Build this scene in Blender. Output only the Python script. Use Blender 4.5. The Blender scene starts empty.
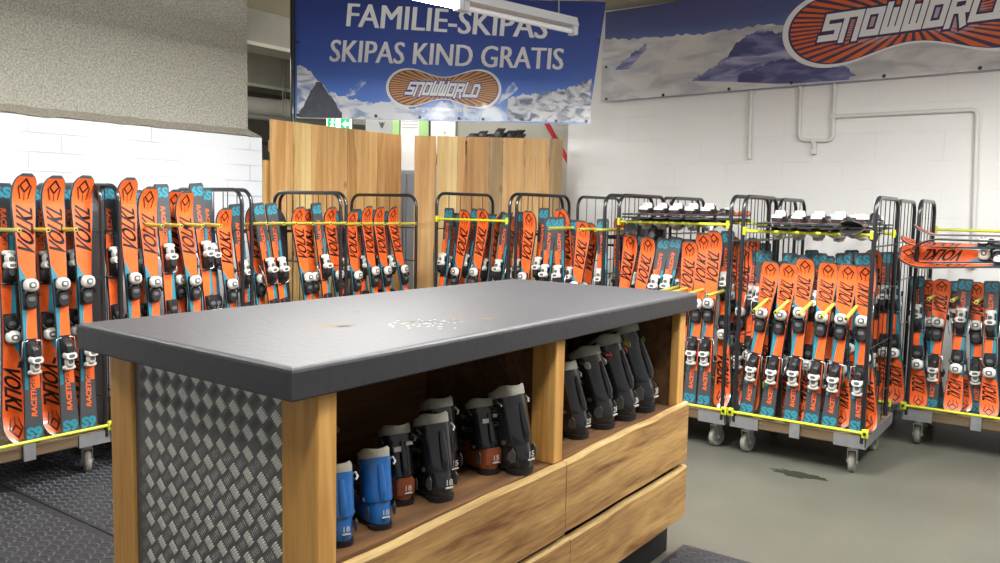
import bpy, math, random
from mathutils import Vector, Matrix
SC = bpy.context.scene
COL = SC.collection
RND = random.Random(7)
PI = math.pi

# ---------------------------------------------------------------- materials
def lin(c):
    c /= 255.0
    return c / 12.92 if c <= 0.04045 else ((c + 0.055) / 1.055) ** 2.4
def rgb(r, g, b): return (lin(r), lin(g), lin(b), 1.0)

def mat(name, c, rough=0.5, metal=0.0, noise=0.0, nscale=20.0, bump=0.0, bscale=60.0, coat=0.0, spec=0.5, emit=0.0, stretch=(1, 1, 1)):
    m = bpy.data.materials.new(name); m.use_nodes = True
    nt = m.node_tree; b = nt.nodes['Principled BSDF']
    b.inputs['Base Color'].default_value = c
    b.inputs['Roughness'].default_value = rough
    b.inputs['Metallic'].default_value = metal
    b.inputs['Coat Weight'].default_value = coat
    b.inputs['Specular IOR Level'].default_value = spec
    if emit:
        b.inputs['Emission Color'].default_value = c
        b.inputs['Emission Strength'].default_value = emit
    if noise or bump:
        tc = nt.nodes.new('ShaderNodeTexCoord'); mp = nt.nodes.new('ShaderNodeMapping')
        mp.inputs['Scale'].default_value = stretch
        nt.links.new(tc.outputs['Object'], mp.inputs['Vector'])
    if noise:
        n = nt.nodes.new('ShaderNodeTexNoise'); n.inputs['Scale'].default_value = nscale
        n.inputs['Detail'].default_value = 5
        nt.links.new(mp.outputs['Vector'], n.inputs['Vector'])
        r = nt.nodes.new('ShaderNodeValToRGB')
        d = [max(0, x * (1 - noise)) for x in c[:3]] + [1]
        l = [min(1, x * (1 + noise * .6)) for x in c[:3]] + [1]
        r.color_ramp.elements[0].position = .3; r.color_ramp.elements[0].color = d
        r.color_ramp.elements[1].position = .7; r.color_ramp.elements[1].color = l
        nt.links.new(n.outputs['Fac'], r.inputs['Fac'])
        nt.links.new(r.outputs['Color'], b.inputs['Base Color'])
    if bump:
        n2 = nt.nodes.new('ShaderNodeTexNoise'); n2.inputs['Scale'].default_value = bscale
        n2.inputs['Detail'].default_value = 4
        nt.links.new(mp.outputs['Vector'], n2.inputs['Vector'])
        bp = nt.nodes.new('ShaderNodeBump'); bp.inputs['Strength'].default_value = bump
        bp.inputs['Distance'].default_value = .01
        nt.links.new(n2.outputs['Fac'], bp.inputs['Height'])
        nt.links.new(bp.outputs['Normal'], b.inputs['Normal'])
    return m

def wood(name, light, dark, stretch=(1, 1, .07), scale=14, rough=.6, knots=True):
    """sawn softwood: grain streaks along the stretched axis, growth rings, sparse knots"""
    m = bpy.data.materials.new(name); m.use_nodes = True
    nt = m.node_tree; b = nt.nodes['Principled BSDF']; L = nt.links.new
    b.inputs['Roughness'].default_value = rough
    tc = nt.nodes.new('ShaderNodeTexCoord'); mp = nt.nodes.new('ShaderNodeMapping')
    mp.inputs['Scale'].default_value = stretch
    L(tc.outputs['Object'], mp.inputs['Vector'])
    n = nt.nodes.new('ShaderNodeTexNoise'); n.inputs['Scale'].default_value = scale
    n.inputs['Detail'].default_value = 6; n.inputs['Distortion'].default_value = 1.2
    L(mp.outputs['Vector'], n.inputs['Vector'])
    n2 = nt.nodes.new('ShaderNodeTexNoise'); n2.inputs['Scale'].default_value = scale * 6
    n2.inputs['Detail'].default_value = 3
    L(mp.outputs['Vector'], n2.inputs['Vector'])
    mx = nt.nodes.new('ShaderNodeMath'); mx.operation = 'MULTIPLY_ADD'; mx.inputs[1].default_value = .35
    L(n2.outputs['Fac'], mx.inputs[0]); L(n.outputs['Fac'], mx.inputs[2])
    r = nt.nodes.new('ShaderNodeValToRGB'); r.color_ramp.elements[0].position = .45
    r.color_ramp.elements[0].color = dark; r.color_ramp.elements[1].position = .85
    r.color_ramp.elements[1].color = light
    L(mx.outputs[0], r.inputs['Fac'])
    out = r.outputs['Color']
    if knots:
        v = nt.nodes.new('ShaderNodeTexVoronoi'); v.inputs['Scale'].default_value = 3.1
        mk = nt.nodes.new('ShaderNodeMapping'); mk.inputs['Scale'].default_value = tuple(1 if s == 1 else .55 for s in stretch)
        L(tc.outputs['Object'], mk.inputs['Vector']); L(mk.outputs['Vector'], v.inputs['Vector'])
        kr = nt.nodes.new('ShaderNodeValToRGB'); kr.color_ramp.elements[0].position = .03
        kr.color_ramp.elements[0].color = (1, 1, 1, 1); kr.color_ramp.elements[1].position = .09
        kr.color_ramp.elements[1].color = (0, 0, 0, 1)
        L(v.outputs['Distance'], kr.inputs['Fac'])
        mix = nt.nodes.new('ShaderNodeMix'); mix.data_type = 'RGBA'
        mix.inputs['B'].default_value = tuple(x * .45 for x in dark[:3]) + (1,)
        L(kr.outputs['Color'], mix.inputs['Factor']); L(out, mix.inputs['A'])
        out = mix.outputs['Result']
    L(out, b.inputs['Base Color'])
    bp = nt.nodes.new('ShaderNodeBump'); bp.inputs['Strength'].default_value = .25; bp.inputs['Distance'].default_value = .004
    L(n2.outputs['Fac'], bp.inputs['Height']); L(bp.outputs['Normal'], b.inputs['Normal'])
    return m

def block_wall(name, c, mortar, bw, bh, axis, joint=.004, rough=.7, zoff=0.0):
    """painted masonry: faint joints as colour and relief; axis = horizontal world axis of the wall"""
    m = bpy.data.materials.new(name); m.use_nodes = True
    nt = m.node_tree; b = nt.nodes['Principled BSDF']; L = nt.links.new
    b.inputs['Roughness'].default_value = rough
    tc = nt.nodes.new('ShaderNodeTexCoord'); sp = nt.nodes.new('ShaderNodeSeparateXYZ'); cb = nt.nodes.new('ShaderNodeCombineXYZ')
    L(tc.outputs['Object'], sp.inputs[0]); L(sp.outputs[axis], cb.inputs[0])
    ad = nt.nodes.new('ShaderNodeMath'); ad.operation = 'ADD'; ad.inputs[1].default_value = zoff
    L(sp.outputs['Z'], ad.inputs[0]); L(ad.outputs[0], cb.inputs[1])
    br = nt.nodes.new('ShaderNodeTexBrick'); br.inputs['Scale'].default_value = 1
    br.inputs['Color1'].default_value = c; br.inputs['Color2'].default_value = tuple(x * .97 for x in c[:3]) + (1,)
    br.inputs['Mortar'].default_value = mortar
    br.inputs['Brick Width'].default_value = bw; br.inputs['Row Height'].default_value = bh
    br.inputs['Mortar Size'].default_value = joint; br.inputs['Mortar Smooth'].default_value = .4
    L(cb.outputs[0], br.inputs['Vector'])
    n = nt.nodes.new('ShaderNodeTexNoise'); n.inputs['Scale'].default_value = 2.2; n.inputs['Detail'].default_value = 5
    L(tc.outputs['Object'], n.inputs['Vector'])
    # the joints are half filled with paint: noise fades them in places
    rp = nt.nodes.new('ShaderNodeValToRGB'); rp.color_ramp.elements[0].position = .42; rp.color_ramp.elements[1].position = .62
    L(n.outputs['Fac'], rp.inputs['Fac'])
    mix = nt.nodes.new('ShaderNodeMix'); mix.data_type = 'RGBA'; mix.inputs['A'].default_value = c
    L(rp.outputs['Color'], mix.inputs['Factor']); L(br.outputs['Color'], mix.inputs['B'])
    L(mix.outputs['Result'], b.inputs['Base Color'])
    bp = nt.nodes.new('ShaderNodeBump'); bp.inputs['Strength'].default_value = .35; bp.inputs['Distance'].default_value = .004
    iv = nt.nodes.new('ShaderNodeMath'); iv.operation = 'SUBTRACT'; iv.inputs[0].default_value = 1
    L(br.outputs['Fac'], iv.inputs[1]); L(iv.outputs[0], bp.inputs['Height']); L(bp.outputs['Normal'], b.inputs['Normal'])
    return m

# ---------------------------------------------------------------- mesh helper
class MB:
    """collects faces with material slots, then links them as ONE mesh object"""
    def __init__(s): s.v = []; s.f = []; s.m = []; s.sm = []; s.mats = []
    def mi(s, m):
        if m not in s.mats: s.mats.append(m)
        return s.mats.index(m)
    def add(s, vs, fs, m, smooth=False, M=None):
        o = len(s.v); k = s.mi(m)
        for p in vs: s.v.append(tuple(M @ Vector(p)) if M else tuple(p))
        for f in fs: s.f.append([i + o for i in f]); s.m.append(k); s.sm.append(smooth)
    def box(s, a, b, m, bev=0.0, M=None):
        x0, y0, z0 = (min(a[i], b[i]) for i in range(3)); x1, y1, z1 = (max(a[i], b[i]) for i in range(3))
        if bev <= 0:
            vs = [(x, y, z) for z in (z0, z1) for y in (y0, y1) for x in (x0, x1)]
            fs = [(0, 2, 3, 1), (4, 5, 7, 6), (0, 1, 5, 4), (2, 6, 7, 3), (0, 4, 6, 2), (1, 3, 7, 5)]
            s.add(vs, fs, m, False, M); return
        e = min(bev, (x1 - x0) / 2.01, (y1 - y0) / 2.01, (z1 - z0) / 2.01)
        def ring(z, q): return [(x0 + q + (0 if q else e), y0 + q, z), (x1 - q - (0 if q else e), y0 + q, z), (x1 - q, y0 + q + (0 if q else e), z), (x1 - q, y1 - q - (0 if q else e), z), (x1 - q - (0 if q else e), y1 - q, z), (x0 + q + (0 if q else e), y1 - q, z), (x0 + q, y1 - q - (0 if q else e), z), (x0 + q, y0 + q + (0 if q else e), z)]
        def inner(z):
            h = e * .5
            return [(x0 + e, y0 + h, z), (x1 - e, y0 + h, z), (x1 - h, y0 + e, z), (x1 - h, y1 - e, z), (x1 - e, y1 - h, z), (x0 + e, y1 - h, z), (x0 + h, y1 - e, z), (x0 + h, y0 + e, z)]
        s.loft([inner(z0), ring(z0 + e, 0), ring(z1 - e, 0), inner(z1)], m, True, False, M)
    def loft(s, rings, m, caps=True, smooth=True, M=None, closed=True):
        n = len(rings[0]); vs = [p for r in rings for p in r]; fs = []
        for i in range(len(rings) - 1):
            for j in range(n if closed else n - 1):
                a = i * n + j; b = i * n + (j + 1) % n
                fs.append((a, b, b + n, a + n))
        s.add(vs, fs, m, smooth, M)
        if caps:
            s.add(rings[0], [tuple(reversed(range(n)))], m, False, M); s.add(rings[-1], [tuple(range(n))], m, False, M)
    def tube(s, pts, r, m, n=8, M=None, caps=True):
        pts = [Vector(p) for p in pts]; rings = []; up = None
        for i, p in enumerate(pts):
            a = pts[max(0, i - 1)]; b = pts[min(len(pts) - 1, i + 1)]
            d = (b - a).normalized()
            if up is None:
                up = d.orthogonal().normalized()
            up = (up - d * up.dot(d)).normalized(); sd = d.cross(up)
            rr = r[i] if isinstance(r, (list, tuple)) else r
            rings.append([tuple(p + (up * math.cos(t) + sd * math.sin(t)) * rr) for t in [2 * PI * k / n for k in range(n)]])
        s.loft(rings, m, caps, True, M)
    def cyl(s, c, axis, r, h, m, n=20, M=None, bev=0.0):
        c = Vector(c); a = Vector(axis).normalized(); u = a.orthogonal().normalized(); w = a.cross(u)
        prof = [(r - bev, 0), (r, bev), (r, h - bev), (r - bev, h)] if bev else [(r, 0), (r, h)]
        s.loft([[tuple(c + a * z + (u * math.cos(t) + w * math.sin(t)) * q) for t in [2 * PI * k / n for k in range(n)]] for q, z in prof], m, True, n > 10, M)
    def prism(s, poly, z0, z1, m, M=None):
        n = len(poly); s.loft([[(x, y, z0) for x, y in poly], [(x, y, z1) for x, y in poly]], m, True, False, M)
    def poly(s, pts, m, M=None): s.add(pts, [tuple(range(len(pts)))], m, False, M)
    def warp(s, fn, start=0):
        for i in range(start, len(s.v)): s.v[i] = tuple(fn(*s.v[i]))
    def mesh(s, name):
        me = bpy.data.meshes.new(name); me.from_pydata(s.v, [], s.f)
        for m in s.mats: me.materials.append(m)
        me.polygons.foreach_set('material_index', s.m); me.polygons.foreach_set('use_smooth', s.sm)
        me.update(); return me
    def build(s, name, parent=None, loc=(0, 0, 0)):
        o = bpy.data.objects.new(name, s.mesh(name)); COL.objects.link(o); o.location = loc
        if parent: o.parent = parent
        return o

def tag(o, label, cat, group=None):
    o['label'] = label; o['category'] = cat
    if group: o['group'] = group
    return o
def empty(name, loc, rz=0.0):
    o = bpy.data.objects.new(name, None); COL.objects.link(o); o.location = loc; o.rotation_euler = (0, 0, rz)
    o.empty_display_size = .1; return o
def structure(o): o['kind'] = 'structure'; return o
def copy_tree(o, parent=None):
    c = o.copy(); COL.objects.link(c); c.parent = parent
    for ch in list(o.children): copy_tree(ch, c)
    return c

# ---------------------------------------------------------------- lettering
def text_mesh(body, bold=0.0, fat=0.0):
    """flat letters of Blender's own font as (verts, faces), cap height about .7 at size 1"""
    cu = bpy.data.curves.new('lettering', 'FONT'); cu.body = body; cu.size = 1; cu.offset = bold; cu.resolution_u = 3; cu.fill_mode = 'FRONT'
    o = bpy.data.objects.new('lettering', cu); COL.objects.link(o); bpy.context.view_layer.update()
    me = bpy.data.meshes.new_from_object(o)
    vs = [tuple(v.co) for v in me.vertices]; fs = [tuple(p.vertices) for p in me.polygons]
    bpy.data.objects.remove(o); bpy.data.curves.remove(cu); bpy.data.meshes.remove(me)
    if fat:   # heavier weight: the same letters overlaid a little to the side
        n = len(vs); V = []; Fs = []
        for i, d in enumerate((-fat, 0, fat)): V += [(x + d, y, z) for x, y, z in vs]; Fs += [tuple(k + n * i for k in f) for f in fs]
        return V, Fs
    return vs, fs
def fit_text(vs, x0, x1, y0, y1, shear=0.0):
    ax = min(v[0] for v in vs); bx = max(v[0] for v in vs); ay = min(v[1] for v in vs); by = max(v[1] for v in vs)
    out = []
    for v in vs:
        fx = (v[0] - ax) / (bx - ax); fy = (v[1] - ay) / (by - ay)
        out.append((x0 + fx * (x1 - x0) + shear * fy * (y1 - y0), y0 + fy * (y1 - y0)))
    return out
W = .12
GL = {  # square techno letters as strokes in a unit cell
 'S': [[(1.0, .88), (W, .88), (W, .5), (.88, .5), (.88, .12), (0, .12)]],
 'n': [[(W, 0), (W, .88), (.88, .88), (.88, 0)]],
 'O': [[(W, W), (W, .88), (.88, .88), (.88, W), (W, W)]],
 'W': [[(W, 1), (W, W), (.88, W), (.88, 1)], [(.5, .2), (.5, .78)]],
 'R': [[(W, 0), (W, .88), (.88, .88), (.88, .48), (.3, .48)], [(.6, .48), (.88, 0)]],
 'L': [[(W, 1), (W, W), (1, W)]],
 'D': [[(W, W), (W, .88), (.7, .88), (.88, .7), (.88, W), (W, W)]],
}
def strokes(text, x0, x1, y0, y1, shear, wid):
    """list of quads (2-D) for a run of square letters"""
    n = len(text); quads = []; cell = 1.0 / n; gap = .12
    for i, ch in enumerate(text):
        for pl in GL[ch]:
            P = [Vector(((i + gap / 2 + p[0] * (1 - gap)) * cell * (x1 - x0), p[1] * (y1 - y0))) for p in pl]
            for a, b in zip(P, P[1:]):
                d = (b - a).normalized(); q = Vector((-d.y, d.x)) * wid / 2; e = d * wid / 2
                inner_a = a - e; inner_b = b + e
                # open ends on the cell border stay flush
                quads.append([inner_a + q, inner_a - q, inner_b - q, inner_b + q])
    return [[(x0 + v.x + shear * v.y, y0 + v.y) for v in qd] for qd in quads]
# ---------------------------------------------------------------- palette
M_ORANGE = mat('ski orange', rgb(239, 99, 38), .36, coat=.2, noise=.12, nscale=30)
M_SKIGREY = mat('ski dark grey', rgb(62, 66, 70), .4, coat=.2)
M_TEAL = mat('ski teal', rgb(38, 128, 148), .38, coat=.2)
M_SKIBLACK = mat('ski black print', rgb(34, 22, 22), .45)
M_RIM = mat('ski clear grey tip rim', rgb(92, 94, 96), .3, coat=.3)
M_EDGE = mat('ski steel edge', rgb(168, 170, 172), .3, metal=.8)
M_BASE = mat('ski base black', rgb(36, 34, 36), .4)
M_WHITE = mat('binding white plastic', rgb(206, 204, 198), .38, coat=.2)
M_PLASTIC = mat('binding black plastic', rgb(30, 30, 32), .4)
M_DGREY = mat('binding grey plastic', rgb(84, 86, 88), .4)
M_STEELB = mat('bright steel', rgb(190, 192, 194), .28, metal=.9)
M_TUBE = mat('black enamelled tube', rgb(26, 27, 30), .3, coat=.4)
M_YELLOW = mat('yellow green enamel', rgb(192, 198, 40), .35, coat=.2)
M_PEG = mat('olive yellow peg', rgb(178, 174, 70), .4, coat=.2)
M_GALV = mat('galvanised steel', rgb(170, 172, 176), .35, metal=.7, noise=.12, nscale=25)
M_DECK = wood('trolley deck wood', rgb(118, 98, 70), rgb(76, 62, 46), (.08, 1, 1), 12, .7, False)
M_RUBBER = mat('castor grey rubber', rgb(142, 138, 130), .6)
M_FORK = mat('castor fork zinc', rgb(190, 190, 188), .35, metal=.7)

# ---------------------------------------------------------------- skis
def ski_halfwidth(v, w):
    """half width along the ski, v = 0 at the tail and 1 at the tip"""
    tail, waist, tip = .82 * w, .62 * w, 1.0 * w
    if v < .45: c = waist + (tail - waist) * ((.45 - v) / .45) ** 1.7
    else: c = waist + (tip - waist) * min(1, ((v - .45) / .43)) ** 1.6
    if v > .93:
        t = (v - .93) / .07; c *= max(0.0, 1 - t ** 3.0 * .88) ** .5
    if v < .012: c *= .8 + .2 * v / .012
    return c
def ski_bend(y, L):
    up = max(0, (y - .885 * L)); dn = max(0, .03 * L - y)
    return up * up * 2.6 + dn * dn * 2.0 + .006 * math.sin(PI * min(1, max(0, y / L)))
def ski_paint(u, v):
    if abs(u) > .92: return M_RIM if v > .8 else M_SKIGREY
    if v > .86 and abs(u) > .86: return M_RIM
    if v > .985: return M_RIM
    if v > .645: return M_ORANGE
    if v > .20: return M_ORANGE
    return M_SKIGREY

TXT_VOLKL = text_mesh('VOLKL', .012, .03)
TXT_RACE = text_mesh('RACETIGER', .03)
TXT_S9 = text_mesh('S9', .05)

def ski_body_mesh(L, w, name, heel, toe):
    b = MB(); NY = 84; NX = 12; t = .011
    us = [-1 + 2 * i / NX for i in range(NX + 1)]
    us[1] = -.92; us[-2] = .92
    vsr = [j / NY for j in range(NY + 1)]
    grid = [[(u * ski_halfwidth(v, w), v * L, t) for u in us] for v in vsr]
    for j in range(NY):
        for i in range(NX):
            b.add([grid[j][i], grid[j][i + 1], grid[j + 1][i + 1], grid[j + 1][i]], [(0, 1, 2, 3)], ski_paint((us[i] + us[i + 1]) / 2, (vsr[j] + vsr[j + 1]) / 2), False)
    # teal and grey fields printed over the orange, each up to a slanting border
    def field_print(v0, v1, left, right, m, n=26):
        for j in range(n):
            va, vb = v0 + (v1 - v0) * j / n, v0 + (v1 - v0) * (j + 1) / n; q = []
            for v, fn in ((va, left), (va, right), (vb, right), (vb, left)):
                q.append((max(-.92, min(.92, fn(v))) * ski_halfwidth(v, w), v * L, t + .0003))
            b.add(q, [(0, 1, 2, 3)], m)
    lft = lambda v: -.93
    tt = toe + .09; th = tt - .065
    field_print(th, tt, lft, lambda v: -.93 + (tt - v) / .065 * .98, M_TEAL)
    field_print(.42, th, lft, lambda v: -.5 + (v - .42) / (th - .42) * .55, M_TEAL)
    field_print(.20, .42, lft, lambda v: -.5, M_TEAL)
    field_print(.26, .38, lambda v: -.5, lambda v: .05 - (v - .26) * 4, M_SKIGREY)
    field_print(.20, .26, lambda v: -.5 if v > .2 else -.93, lambda v: .05 + (.26 - v) * 7.6, M_SKIGREY)
    # sidewalls, steel edge and base
    for sgn in (-1, 1):
        r0 = [(sgn * ski_halfwidth(v, w), v * L, t) for v in vsr]
        r1 = [(sgn * (ski_halfwidth(v, w) + .0015), v * L, .003) for v in vsr]
        r2 = [(sgn * (ski_halfwidth(v, w) + .0015), v * L, 0) for v in vsr]
        b.loft([r0, r1] if sgn < 0 else [r1, r0], M_BASE, False, False, None, False)
        b.loft([r1, r2] if sgn < 0 else [r2, r1], M_EDGE, False, False, None, False)
    lo = [(-ski_halfwidth(v, w) - .0015, v * L, 0) for v in vsr]; hi = [(ski_halfwidth(v, w) + .0015, v * L, 0) for v in vsr]
    b.loft([lo, hi], M_BASE, False, False, None, False)
    e0 = grid[0]; b.add([e0[0], e0[-1], (e0[-1][0], 0, 0), (e0[0][0], 0, 0)], [(0, 3, 2, 1)], M_BASE)
    e1 = grid[-1]; b.add([e1[0], e1[-1], (e1[-1][0], L, 0), (e1[0][0], L, 0)], [(0, 1, 2, 3)], M_BASE)
    z = t + .0007
    def letters(T, y0, y1, xa, xb, m, shear=0.0):
        # text reading up the ski: text x -> +y, text y -> -x
        pts = fit_text(T[0], y0, y1, 0, 1, 0)
        vs = [(xb - (xb - xa) * (p[1]), p[0] + shear * p[1], z) for p in pts]
        b.add(vs, T[1], m)
    hw = ski_halfwidth(.76, w)
    y0 = max(.69, toe + .085)
    letters(TXT_VOLKL, y0 * L, .872 * L, -hw * .84, hw * .84, M_SKIBLACK, .036 * L)
    hw = ski_halfwidth(.2, w)
    letters(TXT_RACE, .095 * L, .255 * L, -hw * .28, hw * .42, M_ORANGE, .006)
    # teal letters on the tail, upright across the ski
    hw = ski_halfwidth(.04, w)
    pts = fit_text(TXT_S9[0], -hw * .86, hw * .86, .012 * L, .012 * L + hw * 1.35)
    b.add([(p[0], p[1], z) for p in pts], TXT_S9[1], M_TEAL)
    # diamond outline on the shovel with its descending lines
    cx, cy, rx, ry, k = 0, .957 * L, w * .50, .028 * L, .62
    for q in range(4):
        d = [(0, 1), (1, 0), (0, -1), (-1, 0)]
        a, c = d[q], d[(q + 1) % 4]
        b.add([(cx + rx * a[0], cy + ry * a[1], z), (cx + rx * c[0], cy + ry * c[1], z), (cx + rx * k * c[0], cy + ry * k * c[1], z), (cx + rx * k * a[0], cy + ry * k * a[1], z)], [(0, 1, 2, 3)], M_SKIBLACK)
    for q in (-1, 1):
        b.add([(q * w * .50, cy, z), (q * w * .60, cy - .004, z), (q * w * .36, cy - .05 * L, z), (q * w * .29, cy - .048 * L, z)], [(0, 1, 2, 3) if q < 0 else (3, 2, 1, 0)], M_SKIBLACK)
    b.add([(-.002, cy - ry, z), (.002, cy - ry, z), (.002, cy - .055 * L, z), (-.002, cy - .055 * L, z)], [(0, 3, 2, 1)], M_SKIBLACK)
    b.warp(lambda x, y, zz: (x, y, zz + ski_bend(y, L)))
    return b.mesh(name)

def rr(hx, hy, z, cx=0, cy=0, n=16, p=2.6):
    """rounded-rectangle ring"""
    out = []
    for k in range(n):
        a = 2 * PI * k / n; c, s = math.cos(a), math.sin(a)
        out.append((cx + hx * math.copysign(abs(c) ** (2 / p), c), cy + hy * math.copysign(abs(s) ** (2 / p), s), z))
    return out

def toe_mesh(L, toe):
    b = MB(); y = toe * L; t = .016
    b.box((-.031, y - .10, t), (.031, y + .05, t + .012), M_PLASTIC, .004)
    # white toe housing, its dark oval cap and wings
    b.loft([rr(.034, .032, t + .010, 0, y + .02), rr(.036, .033, t + .03, 0, y + .02)], M_PLASTIC)
    b.loft([rr(.036, .033, t + .027, 0, y + .02), rr(.037, .034, t + .034, 0, y + .02), rr(.032, .029, t + .048, 0, y + .022), rr(.020, .018, t + .054, 0, y + .024)], M_WHITE)
    b.loft([rr(.019, .0165, t + .0535, 0, y + .022), rr(.017, .0145, t + .057, 0, y + .022)], M_DGREY)
    b.loft([rr(.010, .008, t + .0568, 0, y + .022), rr(.009, .007, t + .060, 0, y + .022)], M_WHITE)
    for s in (-1, 1):
        b.tube([(s * .02, y - .008, t + .035), (s * .036, y - .022, t + .033), (s * .038, y - .036, t + .030)], [.008, .008, .006], M_PLASTIC, 7)
    # rounded black anti-friction plate behind the toe
    b.loft([rr(.033, .042, t + .008, 0, y - .058), rr(.034, .042, t + .024, 0, y - .058), rr(.026, .034, t + .034, 0, y - .058)], M_PLASTIC)
    b.loft([rr(.018, .012, t + .0335, 0, y - .05), rr(.016, .010, t + .037, 0, y - .05)], M_DGREY)
    return b.mesh('toe_binding')
def heel_mesh(L, heel):
    b = MB(); y = heel * L + .02; t = .016
    b.box((-.027, y - .07, t), (.027, y + .11, t + .012), M_PLASTIC, .004)
    b.loft([rr(.028, .04, t + .01, 0, y + .055), rr(.027, .036, t + .05, 0, y + .045), rr(.019, .022, t + .066, 0, y + .036)], M_PLASTIC)
    # white housing waisted in the middle, with the open lever
    b.loft([rr(.030, .021, t + .008, 0, y + .006), rr(.033, .021, t + .036, 0, y + .006)], M_PLASTIC); b.loft([rr(.023, .028, t + .008, 0, y - .03), rr(.022, .028, t + .034, 0, y - .03)], M_PLASTIC); b.loft([rr(.032, .014, t + .008, 0, y - .058), rr(.032, .014, t + .026, 0, y - .058)], M_PLASTIC)
    b.loft([rr(.033, .022, t + .034, 0, y + .006), rr(.034, .021, t + .05, 0, y + .006), rr(.028, .016, t + .07, 0, y + .004)], M_WHITE)
    b.loft([rr(.024, .029, t + .032, 0, y - .03), rr(.022, .028, t + .045, 0, y - .03), rr(.016, .018, t + .055, 0, y - .028)], M_WHITE)
    b.loft([rr(.034, .015, t + .024, 0, y - .058), rr(.032, .014, t + .036, 0, y - .058), rr(.024, .009, t + .044, 0, y - .057)], M_WHITE)
    b.loft([rr(.013, .012, t + .0545, 0, y - .026), rr(.011, .010, t + .059, 0, y - .026)], M_DGREY)
    b.loft([rr(.016, .009, t + .0695, 0, y + .005), rr(.014, .007, t + .073, 0, y + .005)], M_DGREY)
    return b.mesh('heel_binding')
def brake_mesh(L, heel):
    b = MB(); y = heel * L + .02; t = .016
    for s in (-1, 1):
        b.tube([(s * .02, y + .10, t + .012), (s * .046, y + .095, t + .014), (s * .05, y + .03, t + .010), (s * .05, y - .005, t - .012)], .0032, M_STEELB, 6)
        b.tube([(s * .05, y + .0, t - .008), (s * .051, y - .03, t - .026)], [.007, .009], M_PLASTIC, 7)
    return b.mesh('ski_brake')
SKI = {}
for k, L, w, hv, tv in (('A', 1.35, .058, .295, .575), ('B', 1.22, .056, .33, .59), ('D', 1.09, .056, .28, .57), ('C', .98, .057, .275, .645), ('E', .85, .055, .275, .645)):
    SKI[k] = (L, ski_body_mesh(L, w, 'ski_body', hv, tv), toe_mesh(L, tv), heel_mesh(L, hv), brake_mesh(L, hv))
def part_obj(name, me, parent):
    o = bpy.data.objects.new(name, me); COL.objects.link(o); o.parent = parent; return o
def make_ski(kind, base, top, up, face, sy=1.0):
    """stand a ski from the deck point `base` to `top`, deck side towards `face`"""
    L, body, toe, heel, br = SKI[kind]
    d = (Vector(top) - Vector(base)).normalized(); n = Vector(face)
    if not up: org = Vector(base) + d * L * sy; yv = -d
    else: org = Vector(base); yv = d
    n = (n - yv * n.dot(yv)).normalized(); xv = yv.cross(n)
    o = empty('ski', (0, 0, 0))
    Mx = Matrix(((xv.x, yv.x * sy, n.x, org.x), (xv.y, yv.y * sy, n.y, org.y), (xv.z, yv.z * sy, n.z, org.z), (0, 0, 0, 1)))
    o.matrix_world = Mx
    part_obj('ski_body', body, o); part_obj('toe_binding', toe, o)
    h = part_obj('heel_binding', heel, o); part_obj('ski_brake', br, h)
    return o

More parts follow.
